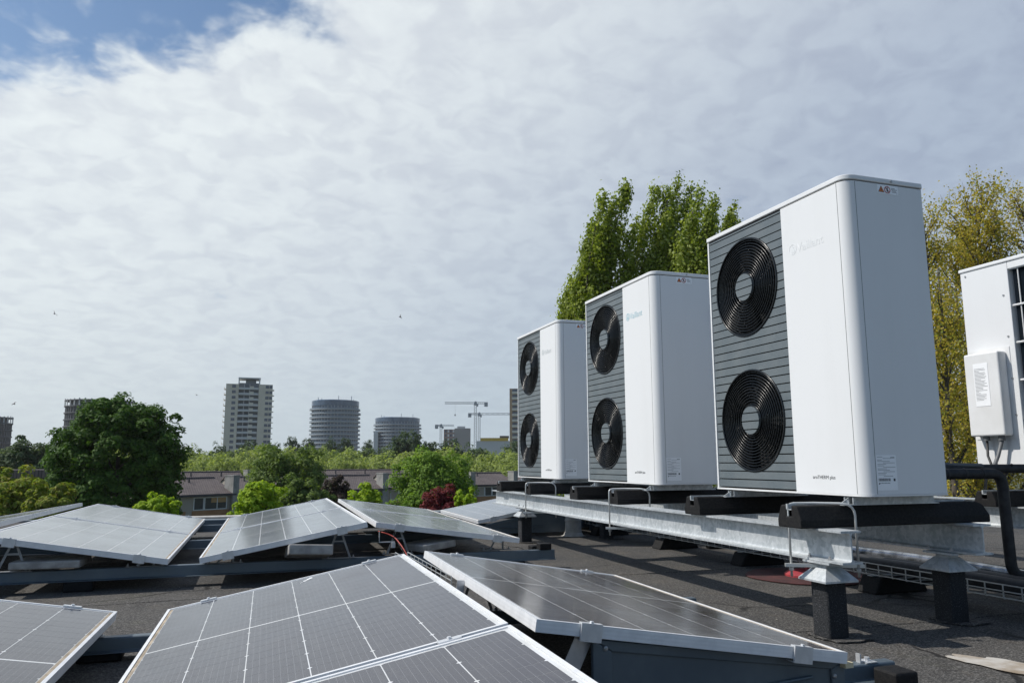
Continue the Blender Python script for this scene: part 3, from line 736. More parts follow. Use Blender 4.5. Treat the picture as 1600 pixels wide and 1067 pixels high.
# ---- poplars: steep leaders, each a plume of leaves with a pointed tip
def poplar(label, px_, dist, tips, mt, seed, rad=17, per=2600, leaf=.17, fill=14, group=None, zlow=-6.0, lean=.33, spread=1.3, dens_tip=.35):
    rg = np.random.default_rng(seed); base = at(px_, 721.5, dist)
    side = np.array(CR); side[2] = 0; side /= np.linalg.norm(side); away = np.array([-side[1], side[0], 0])
    t_ = thing('poplar_tree', label, 'tree', (base.x, base.y, GZ), 0, group)
    pxm = dist / FPX * cos2(px_)
    T = []
    for (tx, ty) in tips:
        p = at(tx, ty, dist); T.append((np.dot(np.array(p - base)[:2], side[:2]), p.z - GZ, 1.0))
    for i in range(fill):
        k = rg.integers(len(tips)); x, z, _ = T[k]; dz = rg.uniform(1.5, 9.0); T.append((x * (1 - dz * .025) - dz * lean * .30 + rg.uniform(-1.2, 1.2), z - dz, rg.uniform(.9, 1.25)))
    H = max(z for _, z, _ in T); mb = MB(); r0 = .016 * H
    xt = [x for x, z, _ in T if z == H][0]
    def trunk(z): return side * (xt * (z / H) ** 2 * .8)
    mb.tube([tuple(trunk(H * .95 * k / 12) + np.array([0, 0, H * .95 * k / 12])) for k in range(13)], [r0 * (1 - .93 * k / 12) + .01 for k in range(13)], 8)
    Cs = []; Ns = []
    for (x, z, sc) in T:
        zb = max(z * rg.uniform(.40, .58), 2.0); p0 = trunk(zb) + np.array([0, 0, zb]); dpt = rg.uniform(-spread, spread)
        tip = side * x + away * dpt + np.array([0, 0, z])
        hq = .5 * (z - zb); q1 = tip - side * hq * lean - np.array([0, 0, hq])
        s_ = np.linspace(0, 1, 8)[:, None]; path = p0 * (1 - s_) ** 2 + q1 * 2 * s_ * (1 - s_) + tip * s_ ** 2
        mb.tube([tuple(p) for p in path], [r0 * .22 * (1 - .9 * q) + .008 for q in s_[:, 0]], 4, caps=False)
        n = int(per * sc * rg.uniform(.8, 1.15)); R = rad * pxm * sc
        # short twigs off the leader, each with a tuft of leaves
        nt_ = max(24, n // 42); st = rg.uniform(.08, 1.0, nt_) ** .85
        prof = R * np.minimum(1, (1.0 - st) * 2.2 + .10) * rg.uniform(.35, 1.15, nt_)
        ip = np.clip(st, 0, .999) * 7; i0 = ip.astype(int); fr = (ip - i0)[:, None]
        c0 = path[i0] * (1 - fr) + path[np.minimum(i0 + 1, 7)] * fr
        an = rg.uniform(0, 6.283, nt_); rad_d = np.cos(an)[:, None] * side + np.sin(an)[:, None] * away
        tc_ = c0 + rad_d * prof[:, None] + np.array([0, 0, 1.0]) * (prof * rg.uniform(.4, 1.3, nt_))[:, None] + side * (prof * .35)[:, None]
        sp = np.array([.16, .16, .30]) * (R / .62)
        lf = rg.normal(size=(nt_, 42, 3)) * sp
        Pt = tc_[:, None, :] + lf; tipn = np.abs(rg.normal(size=(50, 3))) * 0
        Cs.append(Pt.reshape(-1, 3)); Ns.append((lf / sp * .6 + rad_d[:, None, :] * .8 + rg.normal(size=(nt_, 42, 3)) * .6).reshape(-1, 3))
        m_ = 46; st2 = rg.uniform(.86, 1.03, m_)[:, None]; Cs.append(p0 * 0 + path[-1] - (path[-1] - path[-2]) * (1 - st2) * 5 + rg.normal(size=(m_, 3)) * np.array([.10, .10, .16])); Ns.append(rg.normal(size=(m_, 3)))
    obj('trunk', mb, M['bark'], t_, smooth=True)
    obj('crown', leaves('crown', np.concatenate(Cs), np.concatenate(Ns), leaf, mt, .8), None, t_)
    return t_
G1 = 'tall green poplars behind the heat pumps'
poplar('green poplar with several tips above the farthest heat pump, leftmost of the tall poplars', 930, 44, [(941, 316), (959, 316), (979, 294), (931, 359), (932, 393), (930, 425), (924, 470), (998, 338), (972, 350)], L_poplar, 21, group=G1, fill=30, rad=19)
poplar('tallest green poplar, its tips above the middle heat pump', 1000, 45, [(1026, 297), (1045, 297), (1066, 273), (1091, 281), (1012, 345), (1052, 330)], L_poplar, 22, group=G1, fill=30, rad=20)
poplar('green poplar leaning right between the middle and the nearest heat pump', 1045, 43, [(1105, 288), (1118, 312), (1117, 341), (1108, 375), (1080, 345), (1095, 420), (1040, 440)], L_poplar, 23, group=G1, fill=30, rad=20)
poplar('green poplar whose lone tip shows above the nearest heat pump', 1128, 46, [(1152, 315), (1142, 333), (1168, 340), (1135, 380)], L_poplar, 24, group=G1, fill=8, rad=14)
def sparse_tree(label, px_, dist, y_top, wpx, mt, seed, nbr=34, per=36, leaf=.10, fork=False, group=None):
    """young poplar: rising branches that fork into twigs, small leaves scattered on every twig"""
    rg = np.random.default_rng(seed); g0 = at(px_, 721.5, dist); H = zat(y_top, px_, dist) - GZ; R = wpx / 2 / FPX * dist * cos2(px_)
    t_ = thing('young_poplar', label, 'tree', (g0.x, g0.y, GZ), 0, group)
    mb = MB(); r0 = .0125 * H; LP = []; LN = []
    wob = rg.normal(size=(14, 2)).cumsum(0) * .06
    def tr(z):
        k = min(z / H * 13, 12.999); i = int(k); w = wob[i] * (1 - k + i) + wob[i + 1] * (k - i) if i < 13 else wob[13]
        return np.array([w[0], w[1], z])
    mb.tube([tuple(tr(H * .98 * k / 13)) for k in range(14)], [r0 * (1 - .96 * k / 13) + .006 for k in range(14)], 8)
    def curve(p, d, L, up, n=5):
        pts = [p]; d = d / np.linalg.norm(d)
        for k in range(n):
            d = d + np.array([0, 0, up]) / n + rg.normal(size=3) * .10; d = d / np.linalg.norm(d); pts.append(pts[-1] + d * L / n)
        return pts
    def twig(p, d, L):
        pts = curve(p, d, L, .5, 3); mb.tube([tuple(q) for q in pts], [.010, .008, .006, .004], 3, caps=False)
        m_ = max(6, int(per * L / 1.1)); s_ = rg.uniform(.0, 1.05, m_); A = np.array(pts); ix = np.clip(s_, 0, .999) * 3; i0 = ix.astype(int); fr = (ix - i0)[:, None]
        c_ = A[i0] * (1 - fr) + A[i0 + 1] * fr + rg.normal(size=(m_, 3)) * .17
        LP.append(c_); LN.append(rg.normal(size=(m_, 3)))
    for i in range(nbr):
        f = rg.uniform(.10, .97) ** .9; z = f * H; a = rg.uniform(0, 6.283)
        L = R * (1.25 * (math.sin(math.pi * (.12 + .80 * f)) ** .7) + .12) * rg.uniform(.7, 1.1) * 1.25
        d = np.array([math.cos(a), math.sin(a), rg.uniform(.7, 1.3)])
        pts = curve(tr(z), d, L, .7, 6); rb = r0 * .42 * (1 - .75 * f) + .008
        if z + (pts[-1][2] - z) > H * 1.02: pts = [q * np.array([1, 1, 1]) if q[2] < H else np.array([q[0], q[1], H - .3 + .1 * rg.random()]) for q in pts]
        mb.tube([tuple(q) for q in pts], [rb * (1 - .8 * k / 6) for k in range(7)], 5, caps=False)
        for k in range(max(6, int(L * 5.5))):
            j = rg.uniform(1.0, 5.99); i0 = int(j); p = pts[i0] * (1 - j + i0) + pts[min(i0 + 1, 6)] * (j - i0)
            twig(p, np.array([*(rg.normal(size=2) * .8), rg.uniform(.1, 1.0)]) + d * .35, rg.uniform(.5, 1.3))
    if fork:
        for sx in (-1, 1): mb.tube([tuple(tr(H * .30)), tuple(tr(H * .40) + np.array(CR) * sx * .75), tuple(tr(H * .58) + np.array(CR) * sx * 1.3)], [r0 * .7, r0 * .5, r0 * .15], 6)
    obj('trunk', mb, M['bark'], t_, smooth=True)
    obj('crown', leaves('crown', np.concatenate(LP), np.concatenate(LN), leaf, mt, .85), None, t_)
    return t_
G2 = 'sparse yellowish poplars on the right'
sparse_tree('sparse yellowish poplar just right of the nearest heat pump', 1460, 36, 338, 90, L_sparse, 31, nbr=60, group=G2)
sparse_tree('sparse yellowish poplar with a bare dark trunk between the units', 1488, 32, 400, 90, L_sparse, 32, nbr=44, fork=True, group=G2)
sparse_tree('tallest sparse yellowish poplar above the white condenser unit', 1562, 38, 297, 140, L_sparse, 33, nbr=84, group=G2)
sparse_tree('sparse yellowish poplar at the right picture edge', 1630, 41, 302, 150, L_sparse, 34, nbr=76, group=G2)
sparse_tree('sparse yellowish poplar seen between the nearest heat pump and the condenser unit', 1512, 43, 375, 100, L_sparse, 35, nbr=64, group=G2)
# ---- the belt of trees before the skyline
def belt_set(kind, mt, R, H, leaf, n, seed0, nclump=110, per=42, rc=.24, rough=.25):
    s = []
    for k in range(n):
        s.append((crown_round('crown', R, H, mt, nclump, per, leaf, rc, seed0 + k, .8, -.5, rough), trunk_mesh(6.5, .3, 6, R * .7, seed0 + k)))
    return s
wil = belt_set('willow', L_willow, 6.0, 4.6, .60, 4, 50, 150, 46)
mix_ = belt_set('wood', L_belt, 6.0, 5.0, .62, 4, 60, 140, 46)
drk = belt_set('dark', L_darkbelt, 5.0, 5.6, .62, 3, 70, 130, 46)
def belt_tree(kind, label, group, px_, y_top, w_px, dist, st, i, rot):
    cm, tm = st[i % len(st)]; g0 = at(px_, 721.5, dist); zt = zat(y_top, px_, dist)
    R = w_px / 2 / FPX * dist * cos2(px_); t_ = thing(kind, label, 'tree', (g0.x, g0.y, GZ), rot, group)
    base = 6.0 if st is not drk else 5.0; Hh = {id(wil): 4.6, id(mix_): 5.0, id(drk): 5.6}[id(st)]
    sx = R / base; sz = max(.55 * sx, min(1.6 * sx, (zt - GZ) * .42 / Hh))
    c_ = obj('crown', cm, None, t_, loc=(0, 0, zt - GZ - Hh * sz * 1.0)); c_.scale = (sx, sx, sz)
    k_ = obj('trunk', tm, None, t_); k_.scale = (sx, sx, max(.3, (zt - GZ - Hh * sz * .8) / 6.5))
    return t_
rr = random.Random(5)
def place(px_):
    for lim, w_ in ((90, 'at the far left'), (300, 'behind the chestnut tree'), (345, 'left of the cream high-rise'), (430, 'below the cream high-rise'), (478, 'right of the cream high-rise'), (565, 'below the taller round tower'), (650, 'below the lower round tower'), (735, 'below the pinkish brick office'), (800, 'below the yellow banded hall')):
        if px_ < lim: return w_
    return 'beside the farthest heat pump'
x = -10; i = 0
while x < 840:                                            # pale willows, nearer row
    w_ = rr.uniform(70, 105)
    belt_tree('willow_tree', 'tall pale olive willow in the wooded belt ' + place(x), 'pale willows in the wooded belt', x, 703 + rr.uniform(-7, 7), w_, 185 + rr.uniform(-20, 20), wil, i, rr.uniform(0, 6))
    x += w_ * rr.uniform(.50, .68); i += 1
x = -20
while x < 850:                                            # mixed greens behind
    w_ = rr.uniform(60, 84)
    belt_tree('wood_tree', 'mid green tree showing over the pale willows ' + place(x), 'mid green trees in the wooded belt', x, 697 + rr.uniform(-5, 7), w_, 250 + rr.uniform(-20, 20), mix_, i, rr.uniform(0, 6))
    x += w_ * rr.uniform(.5, .65); i += 1
x = 270
while x < 860:                                            # lower fill
    w_ = rr.uniform(56, 80)
    belt_tree('willow_tree', 'low pale willow just behind the tiled roofs ' + place(x), 'low pale willows behind the roofs', x, 716 + rr.uniform(-6, 6), w_, 160 + rr.uniform(-8, 8), wil, i, rr.uniform(0, 6))
    x += w_ * rr.uniform(.5, .62); i += 1
for (px_, yt, w_, lab) in ((457, 682, 22, 'dark pointed tree right of the cream high-rise'), (482, 685, 20, 'dark pointed tree left of the taller round tower'), (515, 682, 24, 'dark pointed tree before the middle of the taller round tower'), (541, 684, 20, 'dark pointed tree at the right foot of the taller round tower'),
                            (385, 688, 30, 'dark tree at the foot of the cream high-rise'), (345, 690, 26, 'dark tree left of the cream high-rise'), (574, 687, 18, 'small dark pointed tree between the round towers')):
    belt_tree('cypress_like_tree', lab, 'dark pointed trees on the skyline', px_, yt, w_ * 1.15, 300, drk, i, rr.uniform(0, 6)); i += 1
for (px_, yt, w_, lab) in ((630, 673, 50, 'domed dark green tree before the lower round tower'), (672, 681, 44, 'dark green tree right of the lower round tower'), (700, 686, 40, 'dark green tree below the pinkish brick office'), (655, 684, 40, 'dark green tree between the round tower and the small crane'),
                            (745, 692, 50, 'dark green tree below the tallest crane'), (800, 690, 46, 'dark green tree below the tan high-rise'), (420, 692, 36, 'dark green tree at the right foot of the cream high-rise')):
    belt_tree('wood_tree', lab, 'dark green skyline trees', px_, yt, w_ * 1.1, 225, drk, i, rr.uniform(0, 6)); i += 1

# ---- birds
M['bird'] = mat('dark_gull', (.07, .07, .075), .7)
def bird(px_, py_, dist, span, roll, label):
    c_ = at(px_, py_, dist); mb = MB()
    mb.lathe([(.01, -.20), (.045, -.12), (.06, 0), (.045, .1), (.03, .15), (.008, .21)], 8)
    mb.v = [(x, z, y) for x, y, z in mb.v]
    for s in (-1, 1):
        mb.add([(0, .08, .02), (0, -.06, .02), (s * span * .5, .05, .10), (s * span * .5, -.06, .10), (s * span, -.10, .02), (0, .08, .0), (0, -.06, .0), (s * span * .5, .05, .085), (s * span * .5, -.06, .085)],
               [(0, 2, 3, 1), (2, 4, 3), (5, 6, 8, 7), (7, 8, 4), (0, 5, 7, 2), (1, 3, 8, 6), (2, 7, 4), (3, 4, 8)])
    o = obj('gull', mb, M['bird'], loc=c_, rot=(.3, roll, .6)); tag(o, label, 'bird', 'gulls in the sky'); return o
bird(85, 490, 70, .30, .9, 'gull in the open sky at the far left')
bird(625, 495, 70, .22, 1.2, 'gull in the open sky near the centre')
bird(22, 631, 90, .30, -.7, 'gull just above the far left treetops')
bird(307, 617, 130, .30, .3, 'tiny gull left of the cream high-rise')

# ------------------------------------------------------------------ air
HZ = bpy.data.materials.new('pale_haze'); HZ.use_nodes = True
hn = HZ.node_tree; hn.nodes.clear(); ho = hn.nodes.new('ShaderNodeOutputMaterial'); hv = hn.nodes.new('ShaderNodeVolumePrincipled')
hv.inputs['Color'].default_value = (.96, .98, 1.0, 1); hv.inputs['Density'].default_value = .00011; hv.inputs['Anisotropy'].default_value = .25
hn.links.new(hv.outputs[0], ho.inputs['Volume'])
hb = obj('haze', MB().box(-6100, -6100, GZ - 1.0, 6100, 6100, 62), HZ); hb['kind'] = 'stuff'
hb['label'] = 'thin pale haze over the distant city'; hb['category'] = 'haze'

# ================================================================== heat pumps (local: x along the front towards us, y depth, z up)
PW, PD, PH = 1.10, .45, 1.39
RC = .055
def body_outline(y0=0.):
    a = [(RC * 0 + 1.10 - RC + RC * math.sin(math.radians(t)), RC - RC * math.cos(math.radians(t))) for t in range(0, 91, 9)]
    return [(0, 0), (.012, 0), (.012, .07), (.655, .07), (.655, 0)] + a + [(PW, PD - .008), (PW - .008, PD), (.008, PD), (0, PD - .008)]
def lid_outline(o=.004):
    r = RC + o
    a = [(PW + o - r + r * math.sin(math.radians(t)), -o + r - r * math.cos(math.radians(t))) for t in range(0, 91, 9)]
    return [(-o, -o)] + a + [(PW + o, PD + o - .01), (PW + o - .01, PD + o), (-o, PD + o)]
FANC = [(.333, 1.060), (.333, .352)]; FR_ = .263
def slat_mesh(z0, z1):
    """one front slat, notched where a fan opening passes through it"""
    mb = MB(); x0, x1 = .0135, .6535; y0, y1 = .004, .016
    n = 6; zs = [z0 + (z1 - z0) * k / n for k in range(n + 1)]
    def half(z):
        for cx, cz in FANC:
            d = FR_ ** 2 - (z - cz) ** 2
            if d > 0: return cx, math.sqrt(d)
        return None
    cuts = [half(z) for z in zs]
    if not any(cuts): return [mb.box(x0, y0, z0, x1, y1, z1)]
    cx = .333; res = []
    for side in (-1, 1):
        mb = MB()
        edge = [cx + side * (c_[1] if c_ else .0004) for c_ in cuts]
        for k, z in enumerate(zs):
            xe = edge[k]; xo = x0 if side < 0 else x1
            for y in (y0, y1): mb.v += [(xo, y, z), (xe, y, z)]
        for k in range(n):
            a = 4 * k; b_ = a + 4
            mb.f += [(a, a + 1, b_ + 1, b_), (a + 3, a + 2, b_ + 2, b_ + 3), (a + 1, a + 3, b_ + 3, b_ + 1), (a + 2, a, b_, b_ + 2)]
        mb.f += [(0, 2, 3, 1), (4 * n, 4 * n + 1, 4 * n + 3, 4 * n + 2)]
        res.append(mb)
    return res
pitch = .0428
slat_meshes = []
z = .008
while z < PH - .01:
    z1 = min(z + pitch - .0058, PH - .004)
    slat_meshes += [mesh('slat', q, M['slat']) for q in slat_mesh(z, z1)]; z += pitch
casing_me = mesh('casing', MB().prism(body_outline(), 0, PH, 'z'), M['white'])
def guard():
    mb = MB(); R0, R1, n = .086, .250, 12
    def wire(R, y, r, n_=56, m=8):
        o = len(mb.v)
        for i in range(n_):
            a = 2 * math.pi * i / n_
            for j in range(m):
                b_ = 2 * math.pi * j / m; q = R + r * math.cos(b_); mb.v.append((q * math.cos(a), y + r * math.sin(b_), q * math.sin(a)))
        for i in range(n_):
            for j in range(m):
                mb.f.append((o + i * m + j, o + i * m + (j + 1) % m, o + ((i + 1) % n_) * m + (j + 1) % m, o + ((i + 1) % n_) * m + j))
    for k in range(n):
        wire(R0 + (R1 - R0) * k / (n - 1), .010 - .010 * math.sin(math.pi * (k + .5) / n), .0032)
    wire(FR_ - .002, .004, .0062, 64, 10); wire(.0765, .004, .0048, 40)
    for k in range(n - 1):
        Ra = R0 + (R1 - R0) * k / (n - 1); Rb = R0 + (R1 - R0) * (k + 1) / (n - 1)
        m_ = 8 + 0 * k
        for j in range(m_):
            a = 2 * math.pi * (j + .5 * (k % 2) * 0) / m_ + .09 * k
            mb.bar((Ra * math.cos(a), .012, Ra * math.sin(a)), (Rb * math.cos(a), .012, Rb * math.sin(a)), .004, .004, (0, 1, 0))
    return mb
guard_me = mesh('fan_guard', guard(), M['black_plastic'], True)
def hub():
    mb = MB(); R = .072; h = .0375
    z = -R + .004
    zz = [-.072, -.052, -.0465, -.0095, -.004, .0333, .0388, .072]
    for a, b_ in ((-.0715, -.050), (-.0445, -.0075), (-.0019, .0352), (.0408, .0715)):
        pts = []; n = 8
        for k in range(n + 1):
            q = a + (b_ - a) * k / n; pts.append((math.sqrt(max(R * R - q * q, 1e-6)), q))
        out = pts + [(-x, q) for x, q in reversed(pts)]
        mb.prism([(x, q) for x, q in out], -.008, .006, 'y')
    return mb
hub_me = mesh('hub_cap', hub(), M['slat'])
hubback_me = mesh('hub_backing', MB().lathe([(.071, -.002), (.071, .002)], 32), M['void'])
def fan():
    mb = MB()
    for k in range(4):
        a0 = 2 * math.pi * k / 4
        o = len(mb.v); n = 7
        for j in range(n):
            a = a0 + 1.05 * j / (n - 1)
            for R in (.06, .15, .245):
                y = .050 - .030 * j / (n - 1) + .004 * math.sin(R * 20)
                aa = a + (R - .06) * 1.5
                mb.v.append((R * math.cos(aa), y, R * math.sin(aa)))
        for j in range(n - 1):
            for i in range(2): q = o + 3 * j + i; mb.f.append((q, q + 1, q + 4, q + 3))
    mb.ring((0, .035, 0), .06, .02, .05, 24)
    return mb
fan_me = mesh('fan_blades', fan(), M['blade'], True)
chamber_me = mesh('fan_chamber', MB().box(.0125, .062, .004, .6545, .0695, PH - .004), M['void'])
# dark backing behind the slats with the two round holes left open
def backing():
    mb = MB(); z0 = .004
    for (cx, cz), (za, zb) in zip(FANC, ((.705, PH - .004), (.004, .7049))):
        n = 64; o = len(mb.v)
        for k in range(n):
            a = 2 * math.pi * k / n; ca, sa = math.cos(a), math.sin(a)
            tx = ((.6545 - cx) if ca > 0 else (cx - .0125)) / max(abs(ca), 1e-6); tz = ((zb - cz) if sa > 0 else (cz - za)) / max(abs(sa), 1e-6); tt = min(tx, tz)
            mb.v += [(cx + FR_ * 1.0 * ca, .0175, cz + FR_ * sa), (cx + tt * ca, .0175, cz + tt * sa), (cx + FR_ * ca, .058, cz + FR_ * sa)]
        for k in range(n):
            a, b_ = o + 3 * k, o + 3 * ((k + 1) % n)
            mb.f += [(a, a + 1, b_ + 1, b_), (a, b_, b_ + 2, a + 2)]
    return mb
backing_me = mesh('shroud', backing(), M['void'])
def bracket():
    mb = MB(); L0, L1 = -.045, .485
    mb.box(-.028, L0, -.0475, .028, L1, -.0435)
    mb.box(-.0275, L0 + .05, -.0434, -.0235, L1 - .03, -.0125); mb.box(.0235, L0 + .05, -.0434, .0275, L1 - .03, -.0125)
    mb.prism([(-.045, -.0434), (.01, -.0434), (.01, -.0125)], -.0025, .0015, 'x')
    mb.box(-.040, L0 + .09, -.0124, .040, L1 - .02, -.0085)
    mb.tube([(0, .0, -.0434), (0, .0, -.026)], .009, 6); mb.tube([(.0236, .03, -.03), (.031, .03, -.03)], .007, 6)
    return mb
bracket_me = mesh('mounting_bracket', bracket(), M['galv'])
lid_me = mesh('lid', MB().prism(lid_outline(), PH + .005, PH + .029, 'z'), M['white'])
gap_me = mesh('lid_seam', MB().prism(lid_outline(-.006), PH + .0005, PH + .0048, 'z'), M['seam'])
base_me = mesh('base_tray', MB().prism(lid_outline(.002), -.0085, -.0008, 'z'), M['white_plain'])
seam_me = mesh('panel_seam', MB().box(1.0455, -.0006, .002, 1.0472, .004, PH - .002).box(PW - .004, .0556, .002, PW + .0006, .0572, PH - .002), M['seam'])
logo_txt = text_mesh('Vaillant', .062, M['logo'], 'brand_text'); model_txt = text_mesh('aroTHERM plus', .0225, M['ink'], 'model_text')
def logo_emblem():
    mb = MB(); mb.ring((0, 0, 0), .025, .0045, .0008, 32)
    # stylised hare rising out of an egg: body, head and two ears
    mb.prism([(-.011, -.017), (.012, -.016), (.013, -.004), (.007, .004), (-.005, .006), (-.012, -.004)], -.0004, .0004, 'y')
    mb.prism([(-.004, .0065), (.006, .0048), (.011, .009), (.006, .014), (-.001, .013)], -.0004, .0004, 'y')
    mb.prism([(-.001, .0135), (.002, .0142), (-.003, .024), (-.007, .023)], -.0004, .0004, 'y'); mb.prism([(.0025, .0145), (.0055, .0145), (.004, .0245), (.0005, .0242)], -.0004, .0004, 'y')
    return mb
emblem_me = mesh('brand_emblem', logo_emblem(), M['logo'])
def sticker(parent):
    """electrical warning strip at the top of the near side"""
    s = obj('warning_sticker', MB().box(PW + .0002, .183, 1.345, PW + .0012, .303, 1.388), M['paper'], parent)
    x = PW + .0018
    def tri(r, c_): return [(c_[0] + r * math.cos(a), c_[1] + r * math.sin(a)) for a in (math.pi / 2, math.pi * 7 / 6, math.pi * 11 / 6)]
    obj('warning_triangle', MB().prism(tri(.0205, (.205, 1.3625)), x - .0008, x - .0002, 'x'), M['ink'], s)
    obj('warning_triangle_field', MB().prism(tri(.0165, (.205, 1.3622)), x - .0001, x + .0003, 'x'), M['orange'], s)
    obj('flash_symbol', MB().prism([(.207, 1.373), (.201, 1.362), (.2045, 1.362), (.202, 1.354), (.209, 1.364), (.2055, 1.364)], x + .0004, x + .0006, 'x'), M['ink'], s)
    mb = MB(); mb.ring((0, 0, 0), .0155, .0035, .0006, 28); mb.bar((-.011, 0, .011), (.011, 0, -.011), .0034, .0006, (0, 1, 0))
    obj('prohibition_ring', mb, M['red_print'], s, loc=(x, .240, 1.366), rot=(0, 0, math.pi / 2))
    mb = MB(); mb.box(-.004, -.0003, -.009, .003, .0003, .006); mb.box(-.002, -.0003, .007, .003, .0003, .011)
    obj('hand_symbol', mb, M['ink'], s, loc=(x, .240, 1.366), rot=(0, 0, math.pi / 2))
    mb = MB()
    for k, (a, b_, z_) in enumerate(((.263, .284, 1.374), (.262, .297, 1.368), (.266, .290, 1.362), (.268, .294, 1.356), (.293, .297, 1.350))): mb.box(x - .0008, a, z_, x - .0003, b_, z_ + .0028)
    obj('fine_print', mb, M['ink_grey'], s)
    return s
def rating(parent):
    s = obj('rating_label', MB().box(PW + .0002, .060, .018, PW + .0010, .168, .166), M['paper'], parent)
    mb = MB(); rg = random.Random(4); x0, x1 = PW + .0011, PW + .0014
    y = .067
    while y < .128:
        w_ = rg.choice((.0012, .002, .003)); mb.box(x0, y, .056, x1, y + w_, .068); y += w_ + rg.choice((.0012, .002))
    mb.box(x0, .147, .056, x1, .157, .067)
    obj('barcode', mb, M['ink'], s)
    mb = MB()
    for k in range(14):
        z_ = .157 - k * .0062
        a = .066 + .03 * (k % 3 == 1); mb.box(x0, a, z_, x1, a + .02 + .05 * rg.random(), z_ + .0020)
    for k in range(7): mb.box(x0, .074 + .008 * k, .046, x1, .079 + .008 * k, .050)
    mb.box(x0, .138, .153, x1, .160, .158)
    obj('fine_print', mb, M['ink_grey'], s)
    obj('disposal_symbol', MB().prism([(.066, .043), (.073, .043), (.0695, .052)], x0, x1, 'x'), M['ink'], s)
    return s
def make_pump(loc, label, logo_mat):
    t_ = thing('heat_pump', label, 'heat pump', EYE + (Vector(loc) - EYE) * 1.06, -math.pi / 2, 'white two-fan heat pumps in a row'); t_.scale = (1.06,) * 3
    autosmooth(obj('casing', casing_me, None, t_), 30); autosmooth(obj('lid', lid_me, None, t_, bev=.004), 30)
    obj('lid_seam', gap_me, None, t_); obj('base_tray', base_me, None, t_); obj('panel_seam', seam_me, None, t_)
    obj('fan_chamber', chamber_me, None, t_); obj('shroud', backing_me, None, t_)
    for sm in slat_meshes: obj('slat', sm, None, t_)
    for i, (cx, cz) in enumerate(FANC):
        g_ = obj('fan_guard', guard_me, None, t_, loc=(cx, 0, cz))
        obj('hub_cap', hub_me, None, g_); obj('hub_backing', hubback_me, None, g_, loc=(0, .0085, 0), rot=(math.pi / 2, 0, 0))
        obj('fan', fan_me, None, t_, loc=(cx, .004, cz), rot=(0, .5 * i + label.__len__() * .3, 0))
    for x in (.115, .985): obj('mounting_bracket', bracket_me, None, t_, loc=(x, 0, 0))
    sticker(t_); rating(t_)
    lm = logo_txt.copy(); lm.materials[0] = logo_mat; em = emblem_me.copy(); em.materials[0] = logo_mat
    obj('brand_text', lm, None, t_, loc=(.760, -.0004, 1.140), rot=(math.pi / 2, 0, 0)); obj('brand_emblem', em, None, t_, loc=(.730, -.0004, 1.162))
    obj('model_text', model_txt, None, t_, loc=(.775, -.0004, .062), rot=(math.pi / 2, 0, 0))
    obj('lid_screw', MB().lathe([(.006, 0), (.006, .003), (.003, .004)], 8), M['screw'], t_, loc=(PW + .004, .262, PH + .017), rot=(0, math.pi / 2, 0))
    return t_
PZ = .628
make_pump((-.008, 1.004, PZ), 'nearest and largest white heat pump with two fans, right of centre', M['logo_glare'])
make_pump((.052, 2.864, PZ), 'middle white heat pump of the three, with a teal logo', M['logo'])
make_pump((.128, 4.754, PZ), 'farthest and smallest white heat pump of the three', M['logo_grey'])
# pipe stub cover behind each unit
# ------------------------------------------------------------------ rubber feet
def foot_mesh(L=1.12):
    w, t_, h = .080, .056, .100
    sec = [(-w, 0), (w, 0), (w, .035), (t_, h - .006), (t_ - .006, h), (.017, h), (.017, h - .05), (-.017, h - .05), (-.017, h), (-t_ + .006, h), (-t_, h - .006), (-w, .035)]
    mb = MB(); n = len(sec)
    xs = [(0, 1.0), (.012, 1.0), (L - .09, 1.0), (L - .045, .97), (L - .018, .88), (L, .66)]
    for x, k in xs:
        for (u_, z_) in sec: mb.v.append((x, u_, z_ if z_ < .04 else z_ * k))
    for i in range(len(xs) - 1):
        for j in range(n):
            a, b_ = i * n + j, i * n + (j + 1) % n; mb.f.append((a, b_, b_ + n, a + n))
    mb.f += [tuple(reversed(range(n))), tuple((len(xs) - 1) * n + k for k in range(n))]
    return mesh('rubber_body', mb, M['rubber'])
foot_me = foot_mesh(); strip_me = mesh('channel_strip', MB().box(.002, -.0165, .078, 1.06, .0165, .0815).box(.0, .006, .0816, 1.06, .0165, .1045), M['galv'])
FZ = .473
foot_spots = [(-.15, .235, 'black rubber sleeper nearest to us, under the right end of the nearest heat pump', 1),
              (-.085, 1.155, 'black rubber sleeper under the fan end of the nearest heat pump', 0),
              (-.02, 2.30, 'black rubber sleeper and bent rod under the right end of the middle heat pump', 1),
              (.0, 3.05, 'black rubber sleeper under the fan end of the middle heat pump', 0),
              (.0, 4.13, 'black rubber sleeper and bent rod under the right end of the farthest heat pump', 1),
              (.0, 5.0, 'farthest black rubber sleeper at the far end of the front beam', 0)]
def add_foot(x, y, lab, g='black rubber sleepers across the beams'):
    f_ = thing('rubber_sleeper', lab, 'rubber sleeper', (x, y, FZ), 0, g)
    b_ = obj('rubber_body', foot_me, None, f_, bev=.006); obj('channel_strip', strip_me, None, f_)
    return f_
for x, y, lab, rod in foot_spots: add_foot(x, y, lab)
